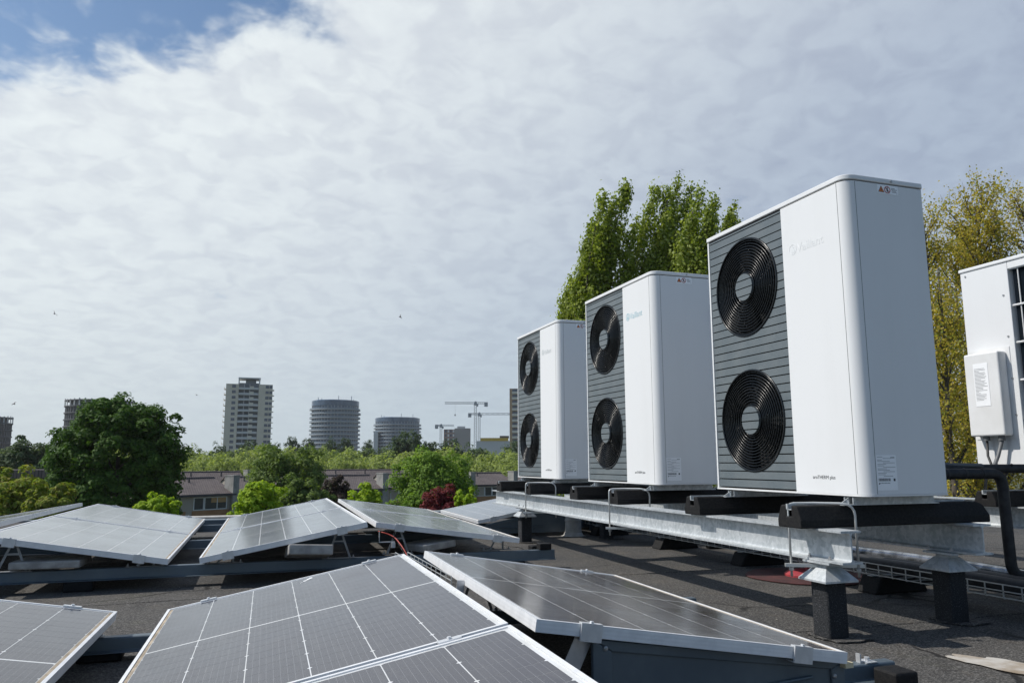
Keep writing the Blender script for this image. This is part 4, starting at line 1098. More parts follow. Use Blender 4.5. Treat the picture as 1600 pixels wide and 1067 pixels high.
# ------------------------------------------------------------------ I-beams
def ibeam(L, B=.105, H=.14, tw=.0065, tf=.009, r=.012):
    q = arc(tw / 2 + r, H - tf - r, r, 180, 90, 4); q2 = arc(tw / 2 + r, tf + r, r, 270, 180, 4)
    right = [(B / 2, 0), (B / 2, tf)] + q2 + q + [(B / 2, H - tf), (B / 2, H)]
    out = right + [(-x, z_) for x, z_ in reversed(right)]
    return MB().prism(out, 0, L, 'y')
BZ = FZ - .1405
beam_me = mesh('steel_beam', ibeam(5.35), M['galv'])
M_beam = []
for x, y, lab in ((-.02, .0, 'galvanised steel I-beam at the front under the three heat pumps'), (.80, .06, 'galvanised steel I-beam at the rear under the three heat pumps')):
    b_ = obj('steel_beam', beam_me, None, loc=(x, y, BZ), rot=(0, 0, -.02)); autosmooth(b_, 35); tag(b_, lab, 'beam', 'galvanised steel I-beams')
# ------------------------------------------------------------------ posts with flared weather collars
def post(x, y, lab, base=True, h=.258, w=.108):
    t_ = thing('support_post', lab, 'post', (x, y, 0), 0, 'bitumen wrapped posts under the beams')
    pb = obj('wrapped_post', MB().box(-w / 2, -w / 2, .002, w / 2, w / 2, h), M['bitumen_post'], t_, bev=.012, seg=3)
    c_ = MB(); s, n_ = .088, .040; zc, zt_ = h - .004, h + .048
    c_.v += [(sx * s, sy * s, zc) for sx, sy in ((-1, -1), (1, -1), (1, 1), (-1, 1))] + [(sx * s, sy * s, zc - .008) for sx, sy in ((-1, -1), (1, -1), (1, 1), (-1, 1))] + [(sx * n_, sy * n_, zt_) for sx, sy in ((-1, -1), (1, -1), (1, 1), (-1, 1))]
    for k in range(4):
        k2 = (k + 1) % 4; c_.f += [(k, k2, 8 + k2, 8 + k), (4 + k, 4 + k2, k2, k)]
    c_.f.append((7, 6, 5, 4))
    obj('weather_collar', c_, M['galv'], t_)
    obj('neck', MB().box(-n_ + .004, -n_ + .004, zt_ - .012, n_ - .004, n_ - .004, BZ - .011), M['galv'], t_, bev=.006)
    obj('top_plate', MB().box(-.062, -.085, BZ - .0105, .062, .085, BZ - .0015), M['galv'], t_)
    for sx, sy in ((-1, -1), (1, -1), (1, 1), (-1, 1)):
        obj('bolt', MB().lathe([(.009, 0), (.009, .009), (.005, .0095), (.005, .016)], 6), M['screw'], t_, loc=(sx * .038, sy * .065, BZ + .0095))
    fl = MB(); rr_ = random.Random(int(abs(x * 97 + y * 31)))
    o = []; n = 26
    for k in range(n):
        a = 2 * math.pi * k / n; m_ = max(abs(math.cos(a)), abs(math.sin(a))); R = .06 / m_ * .86 + .065 + rr_.uniform(-.012, .012)
        o.append((R * math.cos(a) + .05, R * math.sin(a)))
    fl.prism(o, .0048, .0092, 'z')
    obj('base_flashing', fl, M['roof'], t_)
    return t_
post(-.015, .165, 'near front post, black bitumen wrap below a flared galvanised collar')
post(.775, .25, 'near rear post under the end of the rear beam')
post(.10, 4.48, 'far front post behind the middle panels, under the end of the front beam')
post(1.0, 4.55, 'far rear post beside the short grey vent pipe')
# ------------------------------------------------------------------ hold-down rods
def rod(x, y, lab):
    t_ = thing('hold_down_rod', lab, 'rod', (x, y, 0), 0, 'bent threaded hold-down rods over the rubber feet')
    zt_ = FZ + .1065
    xa, xb = -.14, .10
    pts = [(xa, 0, BZ - .075), (xa, 0, zt_ - .02)] + [(xa + .03 * (1 - math.cos(a)), 0, zt_ - .02 + .02 * math.sin(a)) for a in (.5, 1.0, 1.57)]
    pts += [(xa + .10, -.05, zt_ + .002), (xb - .06, -.125, zt_ + .002)] + [(xb - .055 + .055 * math.sin(a), -.15, zt_ - .05 + .05 * math.cos(a)) for a in (.35, .8, 1.2, 1.57)]
    pts += [(xb, -.15, BZ - .07)]
    obj('rod', MB().tube(pts, .0055, 8), M['wire'], t_, smooth=True)
    cb = obj('cross_bar', MB().box(xa - .025, -.125, BZ - .036, xb + .025, .022, BZ - .0115).v and MB().bar((xa - .03, .004, BZ - .024), (xb + .03, -.154, BZ - .024), .020, .014), M['wire'], t_)
    for p in ((xa, 0), (xb, -.15)):
        obj('nut', MB().lathe([(.011, 0), (.011, .012)], 6), M['screw'], t_, loc=(p[0], p[1], BZ - .047))
rod(0, .25, 'bent hold-down rod over the nearest rubber foot')
rod(.10, 2.315, 'bent hold-down rod at the right end of the middle heat pump')
rod(.13, 4.145, 'bent hold-down rod at the right end of the farthest heat pump')

# ================================================================== things on the roof at the right
# second line of plant: beam, foot, condenser unit
b_ = obj('steel_beam', mesh('steel_beam', ibeam(5.2), M['galv']), None, loc=(2.30, -1.6, BZ)); autosmooth(b_, 35)
tag(b_, 'galvanised steel I-beam under the white condenser unit at the right edge', 'beam', 'galvanised steel I-beams')
b_ = obj('steel_beam', mesh('steel_beam', ibeam(5.2), M['galv']), None, loc=(3.02, -1.6, BZ)); autosmooth(b_, 35)
tag(b_, 'second galvanised I-beam behind the one under the condenser unit', 'beam', 'galvanised steel I-beams')
add_foot(2.08, 1.12, 'black rubber sleeper under the white condenser unit at the right edge'); add_foot(2.08, .05, 'black rubber sleeper under the near end of the condenser unit')
post(2.30, -1.3, 'post under the condenser unit beam, beyond the right edge')
post(2.30, 2.9, 'post under the far end of the condenser unit beam')
CU_X, CU_Y0, CU_Y1, CU_Z0, CU_Z1 = 2.28, -.35, 1.315, .735, 2.085
t_ = thing('condenser_unit', 'white condenser unit with a grey electrical box, cut by the right picture edge', 'condenser unit', (CU_X, CU_Y1, CU_Z0), -math.pi / 2)
CL, CH, CDp = CU_Y1 - CU_Y0, CU_Z1 - CU_Z0, .62         # local x along the face towards us
xg = .36
mb = MB(); mb.box(0, 0, 0, xg, CDp, CH); mb.box(xg, .05, 0, CL, CDp, CH); mb.box(xg + .001, 0, 0, CL, .0495, .06); mb.box(xg + .001, 0, CH - .05, CL, .0495, CH)
obj('casing', mb, M['white'], t_, bev=.004)
obj('lid', MB().box(-.008, -.008, CH + .001, CL + .008, CDp + .008, CH + .026), M['white'], t_, bev=.006)
obj('coil', MB().box(xg + .012, .038, .062, CL - .01, .0494, CH - .052), M['coil'], t_)
for k in range(6):
    zz = .06 + (CH - .11) * k / 5
    obj('coil_bar', MB().tube([(xg + .008, .012, zz), (CL - .008, .012, zz)], .007, 6), M['white_plain'], t_)
for k in range(5):
    xx = xg + .06 + .24 * k
    obj('coil_bar', MB().tube([(xx, .018, .06), (xx, .018, CH - .05)], .004, 6), M['white_plain'], t_)
fins = MB()
for k in range(150):
    xx = xg + .015 + k * .0070
    if xx < CL - .012: fins.box(xx, .030, .0625, xx + .0012, .0379, CH - .0525)
obj('coil_fin', fins, M['coil'], t_)['kind'] = 'stuff'
for px_, pz_ in ((.04, CH - .03), (xg - .045, CH - .22), (xg - .04, CH - .50), (xg - .04, CH - .78), (xg - .04, CH - 1.02)):
    obj('screw', MB().lathe([(.008, 0), (.007, .004)], 8), M['screw'], t_, loc=(px_, 0, pz_), rot=(math.pi / 2, 0, 0))
bx0, bx1, bz0, bz1 = .035, .295, .195, .755
eb = obj('electrical_box', MB().box(bx0, -.085, bz0, bx1, -.004, bz1), M['white_plain'], t_, bev=.012, seg=3)
obj('back_plate', MB().box(bx0 - .02, -.0039, bz0 - .02, bx1 + .025, -.0005, bz1 + .03), M['white_plain'], eb)
pp = obj('instruction_label', MB().box(bx0 + .07, -.0868, bz0 + .20, bx0 + .18, -.0856, bz1 - .07), M['paper'], eb)
mb = MB(); rg_ = random.Random(3)
for k in range(24): mb.box(bx0 + .077, -.0876, bz0 + .24 + k * .0092, bx0 + .085 + .085 * rg_.random() ** .4, -.0870, bz0 + .243 + k * .0092)
obj('fine_print', mb, M['ink_grey'], t_).parent = eb
for k, (xa, r_) in enumerate(((bx0 + .09, .010), (bx0 + .20, .014))):
    obj('cable_gland', MB().lathe([(.020, -.03), (.020, 0)], 10), M['cable_grey'], eb, loc=(xa, -.045, bz0))
obj('corner_foot', MB().box(.05, .05, -.045, .15, .55, -.001), M['galv'], t_); obj('corner_foot', MB().box(CL - .25, .05, -.045, CL - .15, .55, -.001), M['galv'], t_)
# grey supply cables looping from the box to the pipes
def wpt(x, y, z_): return (CU_X + y, CU_Y1 - x, CU_Z0 + z_)
p0 = wpt(bx0 + .20, -.045, bz0 - .03)
tag(obj('supply_cable', MB().tube([p0, (p0[0] - .01, p0[1] + .03, p0[2] - .10), (p0[0] - .10, p0[1] + .01, p0[2] - .20), (p0[0] - .35, p0[1] - .25, p0[2] - .215), (1.25, .42, .742), (.98, .50, .75), (.80, .62, .79), (.70, .78, .86)], .012, 8), M['cable_grey'], smooth=True),
    'thick grey cable curving from the electrical box down onto the black pipes', 'cable')
p0 = wpt(bx0 + .09, -.045, bz0 - .03)
tag(obj('supply_cable', MB().tube([p0, (p0[0] - .005, p0[1] - .0, p0[2] - .10), (p0[0] - .06, p0[1] - .08, p0[2] - .20), (p0[0] - .30, p0[1] - .35, p0[2] - .225), (1.45, .40, .745)], .008, 8), M['cable_black'], smooth=True),
    'thin black cable hanging from the left of the electrical box', 'cable')
# black insulated pipes behind the nearest unit
def bend(pts, r, n=6):
    """polyline with rounded corners"""
    P_ = [Vector(p) for p in pts]; out = [P_[0]]
    for i in range(1, len(P_) - 1):
        a = (P_[i - 1] - P_[i]).normalized(); b_ = (P_[i + 1] - P_[i]).normalized()
        s, e = P_[i] + a * r, P_[i] + b_ * r
        for k in range(n + 1):
            q = k / n; out.append(s * (1 - q) ** 2 + P_[i] * 2 * q * (1 - q) + e * q * q)
    out.append(P_[-1]); return out
pt = thing('insulated_pipe', 'black insulated pipe running right from the nearest heat pump and down to the roof', 'pipe', (0, 0, 0))
obj('pipe_run', MB().tube(bend([(.62, .40, .70), (1.35, .385, .70), (1.35, .38, .17), (2.3, .18, .14)], .07), .028, 14), M['pipe'], pt, smooth=True)
mb = MB()
for k in range(9): mb.lathe([(.0365, 0), (.0365, .02)], 14, (0, 0, k * .05))
bands = [obj('tape_band', MB().tube([(.72 + .12 * k, .398 - .0024 * k, .70), (.735 + .12 * k, .398 - .0024 * k, .70)], .030, 14), M['pipe'], pt) for k in range(5)]
pt = thing('insulated_pipe', 'second black insulated pipe on top, turning back along the white condenser unit', 'pipe', (0, 0, 0))
obj('pipe_run', MB().tube(bend([(.62, .52, .725), (1.10, .47, .725), (1.62, .40, .725), (2.05, .10, .70), (2.2, -.6, .55)], .12), .025, 12), M['pipe'], pt, smooth=True)
tag(obj('rubber_elbow', MB().tube(bend([(.625, .66, .68), (.73, .66, .68), (.73, .66, .60)], .06), .05, 12), M['pipe'], smooth=True), 'short black insulated elbow low behind the nearest heat pump', 'pipe')
# wire tray with lagged pipes along the roof
def tray(x0, x1, y0, y1, z0, h, step, lab):
    t_ = thing('wire_tray', lab, 'cable tray', (0, 0, 0))
    mb = MB()
    for (x, z_) in ((x0, z0 + h), (x0, z0 + h * .5), (x0, z0), ((x0 + x1) / 2, z0), (x1, z0), (x1, z0 + h * .5), (x1, z0 + h)): mb.bar((x, y0, z_), (x, y1, z_), .005, .005)
    obj('long_wire', mb, M['wire'], t_)
    n = int((y1 - y0) / step); um = mesh('cross_wire', MB().bar((x0, 0, z0 + h), (x0, 0, z0 - .004), .005, .005).bar((x0, 0, z0 - .004), (x1, 0, z0 - .004), .005, .005).bar((x1, 0, z0 - .004), (x1, 0, z0 + h), .005, .005), M['wire'])
    for k in range(n + 1): obj('cross_wire', um, None, t_, loc=(0, y0 + k * step, 0))
    return t_
tray(1.06, 1.34, -2.2, 6.2, .105, .062, .10, 'long wire mesh tray carrying lagged pipes along the roof at the right')
for k, (y, lab) in enumerate(((-1.2, 'nearest'), (1.05, 'second'), (2.35, 'third'), (3.55, 'fourth'), (4.9, 'farthest'))):
    t_ = thing('tray_block', f'{lab} black rubber block under the wire tray', 'block', (1.20, y, 0), 0, 'black rubber blocks under the wire tray')
    mb = MB().prism([(-.20, .003), (.20, .003), (.15, .096), (-.15, .096)], -.075, .075, 'y'); obj('block', mb, M['rubber'], t_, bev=.008)
    obj('top_channel', MB().box(-.16, -.02, .0965, .16, .02, .1005), M['galv'], t_)
def lagged(x, z_, r, mt, lab, y0=-2.2, y1=6.2, seed=0):
    rg_ = random.Random(seed); pts = [(x + rg_.uniform(-.012, .012), y0 + (y1 - y0) * k / 22, z_ + rg_.uniform(-.004, .004)) for k in range(23)]
    tag(obj('lagged_pipe', MB().tube(pts, r, 12), mt, smooth=True), lab, 'pipe', 'lagged pipes in and beside the wire tray')
lagged(1.13, .155, .040, M['pipe'], 'black lagged pipe lying at the front of the wire tray', seed=1)
lagged(1.25, .152, .036, M['pipe'], 'black lagged pipe lying at the back of the wire tray', seed=2)
lagged(1.52, .15, .040, M['silver'], 'silver jacketed pipe behind the wire tray', seed=3)
lagged(1.66, .13, .040, M['pipe'], 'black lagged pipe behind the silver jacketed pipe', seed=4)
for y, nm_ in ((-1.0, 'nearest'), (1.2, 'middle'), (3.4, 'farthest')):
    tag(obj('pipe_cradle', MB().box(1.44, y - .03, .002, 1.74, y + .03, .088), M['rubber'], bev=.006), f'{nm_} low black cradle under the silver jacketed pipe', 'cradle', 'black cradles under the pipes')
# vent pipe, red drain cover
t_ = thing('vent_pipe', 'short weathered grey vent pipe on the roof between two far posts', 'vent pipe', (.80, 4.93, 0))
obj('collar', MB().lathe([(.13, .003), (.105, .010), (.094, .035), (.090, .04)], 28), M['vent'], t_, smooth=True)
autosmooth(obj('pipe', MB().lathe([(.088, .02), (.083, .15), (.088, .155), (.088, .17), (.081, .175), (.079, .215), (.070, .22), (.066, .19)], 28), M['vent'], t_), 40)
cq = gp(1262, 901)
t_ = thing('roof_drain', 'red domed roof drain on a round red felt patch behind the near post', 'roof drain', (cq.x, cq.y, 0))
o = [(.40 * (1 + .02 * math.sin(5 * a)) * math.cos(a), .40 * (1 + .02 * math.cos(7 * a)) * math.sin(a)) for a in [2 * math.pi * k / 48 for k in range(48)]]
obj('felt_patch', MB().prism(o, .0052, .0095, 'z'), M['red_felt'], t_)
autosmooth(obj('drain_cap', MB().lathe([(.150, .0097), (.150, .022), (.125, .038), (.06, .052), (.02, .055), (.015, .068), (.008, .07)], 36), M['red'], t_), 35)
# bare worn patch in the foreground, sunlight on it put into the colour
c_ = gp(1550, 1049); e1 = gp(1600, 1065) - gp(1465, 1036); rr_ = random.Random(2)
def blob(cx, cy, ax, ay, rot, n=40, seed=1, z0=.0052, z1=.0068, jag=.12):
    rr_ = random.Random(seed); o = []
    for k in range(n):
        a = 2 * math.pi * k / n; q = 1 + jag * math.sin(3 * a + seed) + jag * .7 * math.sin(7 * a) + rr_.uniform(-jag, jag) * .6
        x, y = ax * q * math.cos(a), ay * q * math.sin(a); o.append((cx + x * math.cos(rot) - y * math.sin(rot), cy + x * math.sin(rot) + y * math.cos(rot)))
    return MB().prism(o, z0, z1, 'z')
structure('sunlit_worn_patch', blob(c_.x + .12, c_.y - .01, e1.length * .80, .085, math.atan2(e1.y, e1.x), seed=3), M['pale'])
# fallen bits on the felt
M['bits'] = mat('pale_grit', (.30, .28, .24), .9)
mb = MB(); rr_ = random.Random(8)
for k in range(420):
    x, y = rr_.uniform(-6, 4), rr_.uniform(-2.4, 8); s = rr_.choice((.002, .003, .003, .005)) * rr_.uniform(.7, 1.4); h = s * .6
    a = rr_.uniform(0, 3); ca, sa = math.cos(a) * s, math.sin(a) * s
    mb.add([(x + ca, y + sa, .003), (x - sa, y + ca, .003), (x - ca, y - sa, .003), (x + sa * .6, y - ca, .003), (x, y, .004 + h)], [(0, 1, 4), (1, 2, 4), (2, 3, 4), (3, 0, 4)])
obj('roof_grit', mb, M['bits']); bpy.data.objects['roof_grit']['kind'] = 'stuff'
bpy.data.objects['roof_grit']['label'] = 'pale grit and crumbs scattered over the bitumen roof'; bpy.data.objects['roof_grit']['category'] = 'grit'

# ================================================================== solar panels
SW = 1.05; FH = .035
M['dirt'] = mat('settled_dust', (.34, .27, .19), .8, build=mottled((.26, .21, .15), (.46, .38, .28), 9, 4, world_=True))
cell_cache = {}
def cell_meshes(L, fine, dusty):
    key = (round(L, 3), fine, dusty)
    if key in cell_cache: return cell_cache[key]
    mt = M[('cell_dusty' if dusty else 'cell') + ('' if fine else '_far')]
    pitch_x = (SW - .05) / 6; half = (L - .05 - .012) / 2; py_ = half / 10
    if fine:
        a, b_, c_ = (pitch_x - (.0045 if dusty else .0030)) / 2, (py_ - .0013) / 2, .006
        m1 = mesh('solar_cell', MB().prism([(-a, -b_), (a, -b_), (a, b_ - c_), (a - c_, b_), (-a + c_, b_), (-a, b_ - c_)], 0, .00015, 'z'), mt)
        m2 = mesh('solar_cell', MB().prism([(-a, -b_ + c_), (-a + c_, -b_), (a - c_, -b_), (a, -b_ + c_), (a, b_), (-a, b_)], 0, .00015, 'z'), mt)
        r = (m1, m2)
    else:
        a, b_ = (pitch_x - .0055) / 2, half / 2
        r = (mesh('cell_block', MB().box(-a, -b_, 0, a, b_, .00015), mt),)
    cell_cache[key] = r + (pitch_x, half, py_); return cell_cache[key]
def frame_me(L):
    mb = MB(); h = L / 2; w = .012
    for (x0, y0, x1, y1) in ((0, -h, SW, -h + w), (0, h - w, SW, h), (0, -h + w + .0004, w, h - w - .0004), (SW - w, -h + w + .0004, SW, h - w - .0004)):
        mb.box(x0, y0, -FH, x1, y1, 0)
    # inner return lip at the bottom
    for (x0, y0, x1, y1) in ((w + .001, -h + w + .001, SW - w - .001, -h + .03), (w + .001, h - .03, SW - w - .001, h - w - .001)): mb.box(x0, y0, -FH, x1, y1, -FH + .002)
    return mb
clamp_me = mesh('clamp', MB().box(-.032, -.012, -.001, .032, .012, .0035).lathe([(.0065, .0036), (.0065, .009), (.003, .010)], 6), M['alu'])
endclamp_me = mesh('end_clamp', MB().box(-.033, -.009, .0008, .033, .014, .0045).box(-.033, -.0095, -.042, .033, -.0015, .0007).box(-.033, -.0095, -.046, .033, .03, -.0422).lathe([(.0065, .0046), (.0065, .010), (.003, .011)], 6), M['alu'])
def panel(label, xr, zr, y0, y1, tilt, side, fine=True, rot=-.025, piv=None, dusty=False, clamps=(), ends=(), group='framed solar panels on the roof'):
    """xr,zr: ridge edge; side +1 slopes down to +x, -1 to -x; y0<y1"""
    L = y1 - y0
    t_ = bpy.data.objects.new('solar_panel', None); COL.objects.link(t_); piv = y1 if piv is None else piv; dy_ = (y0 + y1) / 2 - piv
    t_.location = (xr - math.sin(rot) * dy_, piv + math.cos(rot) * dy_, zr)
    t_.rotation_euler = (0, tilt, rot + (0 if side > 0 else math.pi)); tag(t_, label, 'solar panel', group)
    obj('frame', frame_me(L), M['frame'], t_)
    obj('glass', MB().box(.0123, -L / 2 + .0123, -.007, SW - .0123, L / 2 - .0123, -.0034), M['backsheet'], t_)
    cm = cell_meshes(L, fine, dusty); px_, half, py_ = cm[-3:]
    for i in range(6):
        x = .025 + px_ * (i + .5)
        for s in (-1, 1):
            if fine:
                for k in range(10):
                    y = s * (.006 + py_ * (k + .5)); obj('solar_cell', cm[k % 2], None, t_, loc=(x, y, -.0033))
            else: obj('cell_block', cm[0], None, t_, loc=(x, s * (.006 + half / 2), -.0033))
    obj('dirt_band', MB().box(SW - .0245, -L / 2 + .02, -.0033, SW - .0125, L / 2 - .02, -.0029), M['dirt'], t_)
    for fx, sy in clamps:
        obj('clamp', clamp_me, None, t_, loc=(SW * fx, sy * (L / 2 + .0105), 0))
    for fx, sy in ends:
        obj('end_clamp', endclamp_me, None, t_, loc=(SW * fx, sy * L / 2, 0), rot=(0, 0, 0 if sy < 0 else math.pi))
    return t_
# y = -u
EC = ((.16, 1), (.84, 1)); EN = ((.16, -1), (.84, -1))
def flip(e, side): return tuple((f, s * side) for f, s in e)
Z1 = .337
A_ = panel('near solar panel sloping down to the left in the middle foreground, whole', -1.753, Z1, -.668, 1.034, .189, -1, rot=-.0244, ends=flip(EC, -1), clamps=flip(((.16, -1), (.84, -1)), -1))
panel('nearest solar panel at the bottom edge, below the middle foreground panel', -1.753, Z1, -2.41, -.690, .189, -1, rot=-.0244, piv=1.034)
C_ = panel('dusty solar panel sloping down to the right with a grey end plate', -1.619, .331, -.618, 1.178, .154, 1, rot=-.0404, dusty=True, ends=EC + EN)
F_ = panel('solar panel at the bottom left corner of the picture', -3.995, .345, -.83, .908, .165, 1, ends=EC)
panel('solar panel on the far side of the bottom left ridge', -4.12, .34, -.83, .908, .165, -1, fine=False)
YM, YN, YF = 4.40, 2.552, 6.264
B1 = panel('rear solar panel of the pair sloping left in the second row, before the lime tree', -1.613, .379, YM + .011, YF, .186, -1, rot=-.0255, fine=False, ends=flip(EC, -1))
B2 = panel('front solar panel of the pair sloping left in the second row, before the lime tree', -1.613, .379, YN, YM - .011, .186, -1, rot=-.0255, piv=YF, fine=False, clamps=flip(((.16, 1), (.84, 1)), -1), ends=flip(EN, -1))
panel('rear solar panel of the dusty pair sloping right in the second row', -1.465, .36, 4.609 + .011, 6.466, .132, 1, rot=-.04, fine=False, dusty=True)
panel('front solar panel of the dusty pair sloping right in the second row', -1.465, .36, 2.752, 4.609 - .011, .132, 1, rot=-.04, piv=6.466, fine=False, dusty=True, clamps=((.16, 1), (.84, 1)), ends=EN)
panel('rear solar panel of the bright pair at the left in the second row', -3.906, .36, 4.42 + .011, 6.30, .17, 1, rot=-.012, fine=False, ends=EC)
panel('front solar panel of the bright pair at the left in the second row', -3.906, .36, 2.627, 4.42 - .011, .17, 1, rot=-.012, piv=6.30, fine=False, clamps=((.16, 1), (.84, 1)), ends=EN)
panel('front solar panel beyond the left ridge, seen only as an edge', -4.05, .375, 2.66, 4.45 - .011, .165, -1, fine=False, rot=-.012, piv=6.28)
panel('rear solar panel beyond the left ridge, seen only as an edge', -4.05, .375, 4.45 + .011, 6.28, .165, -1, fine=False, rot=-.012)
panel('solar panel behind the dusty pair, partly hidden by the front steel beam', .90, .355, 5.12, 6.97, .175, -1, fine=False, ends=flip(((.84, -1),), -1))
panel('solar panel behind the far front post on the right slope', 1.03, .35, 5.12, 6.97, .165, 1, fine=False, dusty=True)

# ------------------------------------------------------------------ rails, stands, ballast
def rail(x0, x1, y, lab, z0=.032, zt=.088, pads=()):
    if y > 2: z0, zt = .062, .132
    t_ = thing('mounting_rail', lab, 'rail', (0, y, 0), 0, 'blue grey mounting rails under the panels')
    w = .033
    sec = [(-w - .022, z0), (-w - .022, z0 + .004), (-w + .004, z0 + .008), (-w + .008, zt - .004), (-w + .012, zt), (w - .012, zt), (w - .008, zt - .004), (w - .004, z0 + .008), (w + .022, z0 + .004), (w + .022, z0)]
    o = MB(); n = len(sec)
    for x in (x0, x1): o.v += [(x, a, b_) for a, b_ in sec]
    o.f += [(i, (i + 1) % n, n + (i + 1) % n, n + i) for i in range(n)] + [tuple(reversed(range(n))), tuple(range(n, 2 * n))]
    obj('profile', o, M['steel_dark'], t_, bev=.002)
    return t_
def pad(x, y, lab, w=.10, l=.16, h=.030, mt='rubber'):
    if y > 2: h = .0605
    tag(obj('rubber_pad', MB().box(x - l / 2, y - w / 2, .002, x + l / 2, y + w / 2, h), M[mt], bev=.006), lab, 'rubber pad', 'black rubber pads under the rails')
rail(-6.2, -.30, 2.74, 'long blue grey rail under the near ends of the second row panels')
rail(-6.2, -.45, 4.42, 'blue grey rail under the middle of the second row panels')
rail(-6.2, -.45, 6.10, 'blue grey rail under the far ends of the second row panels')
rail(-5.2, -.30, .82, 'blue grey rail between the two near panel slopes, under their far ends')
rail(-5.2, -.34, -.50, 'blue grey rail under the near end of the dusty foreground panel')
rail(-5.2, -1.9, -2.2, 'blue grey rail under the nearest panel at the bottom edge')
rail(-.25, 2.2, 5.25, 'blue grey rail under the panel behind the far front post'); rail(-.25, 2.2, 6.8, 'blue grey rail under the far end of the panel behind the far front post')
for x, y, lab in ((-5.0, 2.74, 'far left end'), (-3.42, 2.74, 'flat stone'), (-1.62, 2.74, 'tilted stone'), (-.62, 2.74, 'low end of the dusty pair')):
    pad(x, y, f'black rubber pad under the long rail near the {lab}')
pad(-.45, -.50, 'black rubber pad under the foreground rail end', h=.031); pad(-3.0, .82, 'black rubber pad under the near rail between the slopes'); pad(-1.7, .82, 'black rubber pad under the near rail below the ridge'); pad(-1.7, -.50, 'black rubber pad under the foreground rail below the ridge')
def block(x, y, lab, sx=.13, sy=.13, h=.10, z0=.003):
    tag(obj('rubber_block', MB().box(x - sx / 2, y - sy / 2, z0, x + sx / 2, y + sy / 2, z0 + h), M['rubber'], bev=.008), lab, 'rubber block', 'loose black rubber blocks at the rail ends')
q = gp(1402, 1088, .0); block(q.x, q.y, 'black rubber block on the roof beside the foreground rail end', .095, .10, .085)
q = gp(836, 872, .0); block(q.x, q.y, 'black rubber block at the right end of the long rail', .085, .10, .10)
# end stop and yellowed board at the low corner of the dusty panel
tag(obj('end_stop', MB().box(-.646, -.60, .130, -.617, -.555, .162), M['rubber'], bev=.005), 'small black end stop at the low corner of the dusty panel', 'end stop')
tag(obj('board_end', MB().box(-.644, -.632, .114, -.612, -.608, .130), M['yellow_board']), 'yellowed board end at the low corner of the dusty panel', 'board')
tag(obj('rail_bolt', MB().box(-.46, -.525, .0885, -.415, -.475, .092).lathe([(.009, .0921), (.009, .104)], 6, (-.437, -.50, 0)).box(-.475, -.51, .0885, -.470, -.49, .118), M['alu']), 'small bolt plate on the end of the foreground rail', 'bolt')
def stand(x, y, ztop, lab, hi=True, spread=.075):
    t_ = thing('panel_stand', lab, 'stand', (x, y, 0), 0, 'folded metal stands under the panel edges')
    zb = .0885 if y < 2 else .1325
    if hi:
        obj('leg', MB().bar((-spread, 0, zb + .004), (-.014, 0, ztop), .013, .004, (0, 1, 0)), M['stand'], t_)
        obj('leg', MB().bar((spread, 0, zb + .004), (.014, 0, ztop), .013, .004, (0, 1, 0)), M['stand'], t_)
        zm = (zb + ztop) / 2 + .02
        obj('crossbar', MB().box(-spread * .46, -.0095, zm, spread * .46, -.004, zm + .010), M['stand'], t_)
    else:
        obj('leg', MB().bar((-.045, 0, zb + .004), (-.012, 0, ztop), .013, .004, (0, 1, 0)), M['stand'], t_)
        obj('leg', MB().bar((.05, 0, zb + .004), (.05, 0, ztop - .012), .013, .004, (0, 1, 0)), M['stand'], t_)
        obj('top_plate', MB().box(-.02, -.012, ztop - .0105, .06, .012, ztop - .0065), M['stand'], t_)
    obj('foot_plate', MB().box(-spread - .035, -.024, zb + .0008, spread + .035, .024, zb + .0036), M['stand'], t_)
    for s in (-1, 1): obj('bolt', MB().lathe([(.008, 0), (.008, .008), (.004, .009), (.004, .018)], 6), M['screw'], t_, loc=(s * (spread + .022), 0, zb + .0037))
def under(xr, zr, tilt, f): return zr - FH - .006 - math.sin(tilt) * SW * f
for (xr, zr, tl, sd, y, nm) in ((-1.613 - .09, .379, .186, -1, 2.72, 'left sloping pair in the second row'), (-1.465 - .147, .36, .132, 1, 2.83, 'dusty pair in the second row'), (-3.906 - .043, .36, .17, 1, 2.72, 'bright pair at the left'),
                               (-1.753, .337, .189, -1, .82, 'middle foreground panel'), (-1.619, .331, .154, 1, .82, 'dusty foreground panel, far end'), (-3.995, .345, .165, 1, .82, 'bottom left panel'), (-1.613, .379, .186, -1, 6.1, 'far end of the left sloping pair'), (-3.906, .36, .17, 1, 6.1, 'far end of the bright pair')):
    for f, hi in ((.16, True), (.86, False)):
        x = xr + sd * SW * math.cos(tl) * f
        stand(x, y, under(xr, zr, tl, f), f"{'high folded' if hi else 'low'} metal stand under the {nm}", hi)
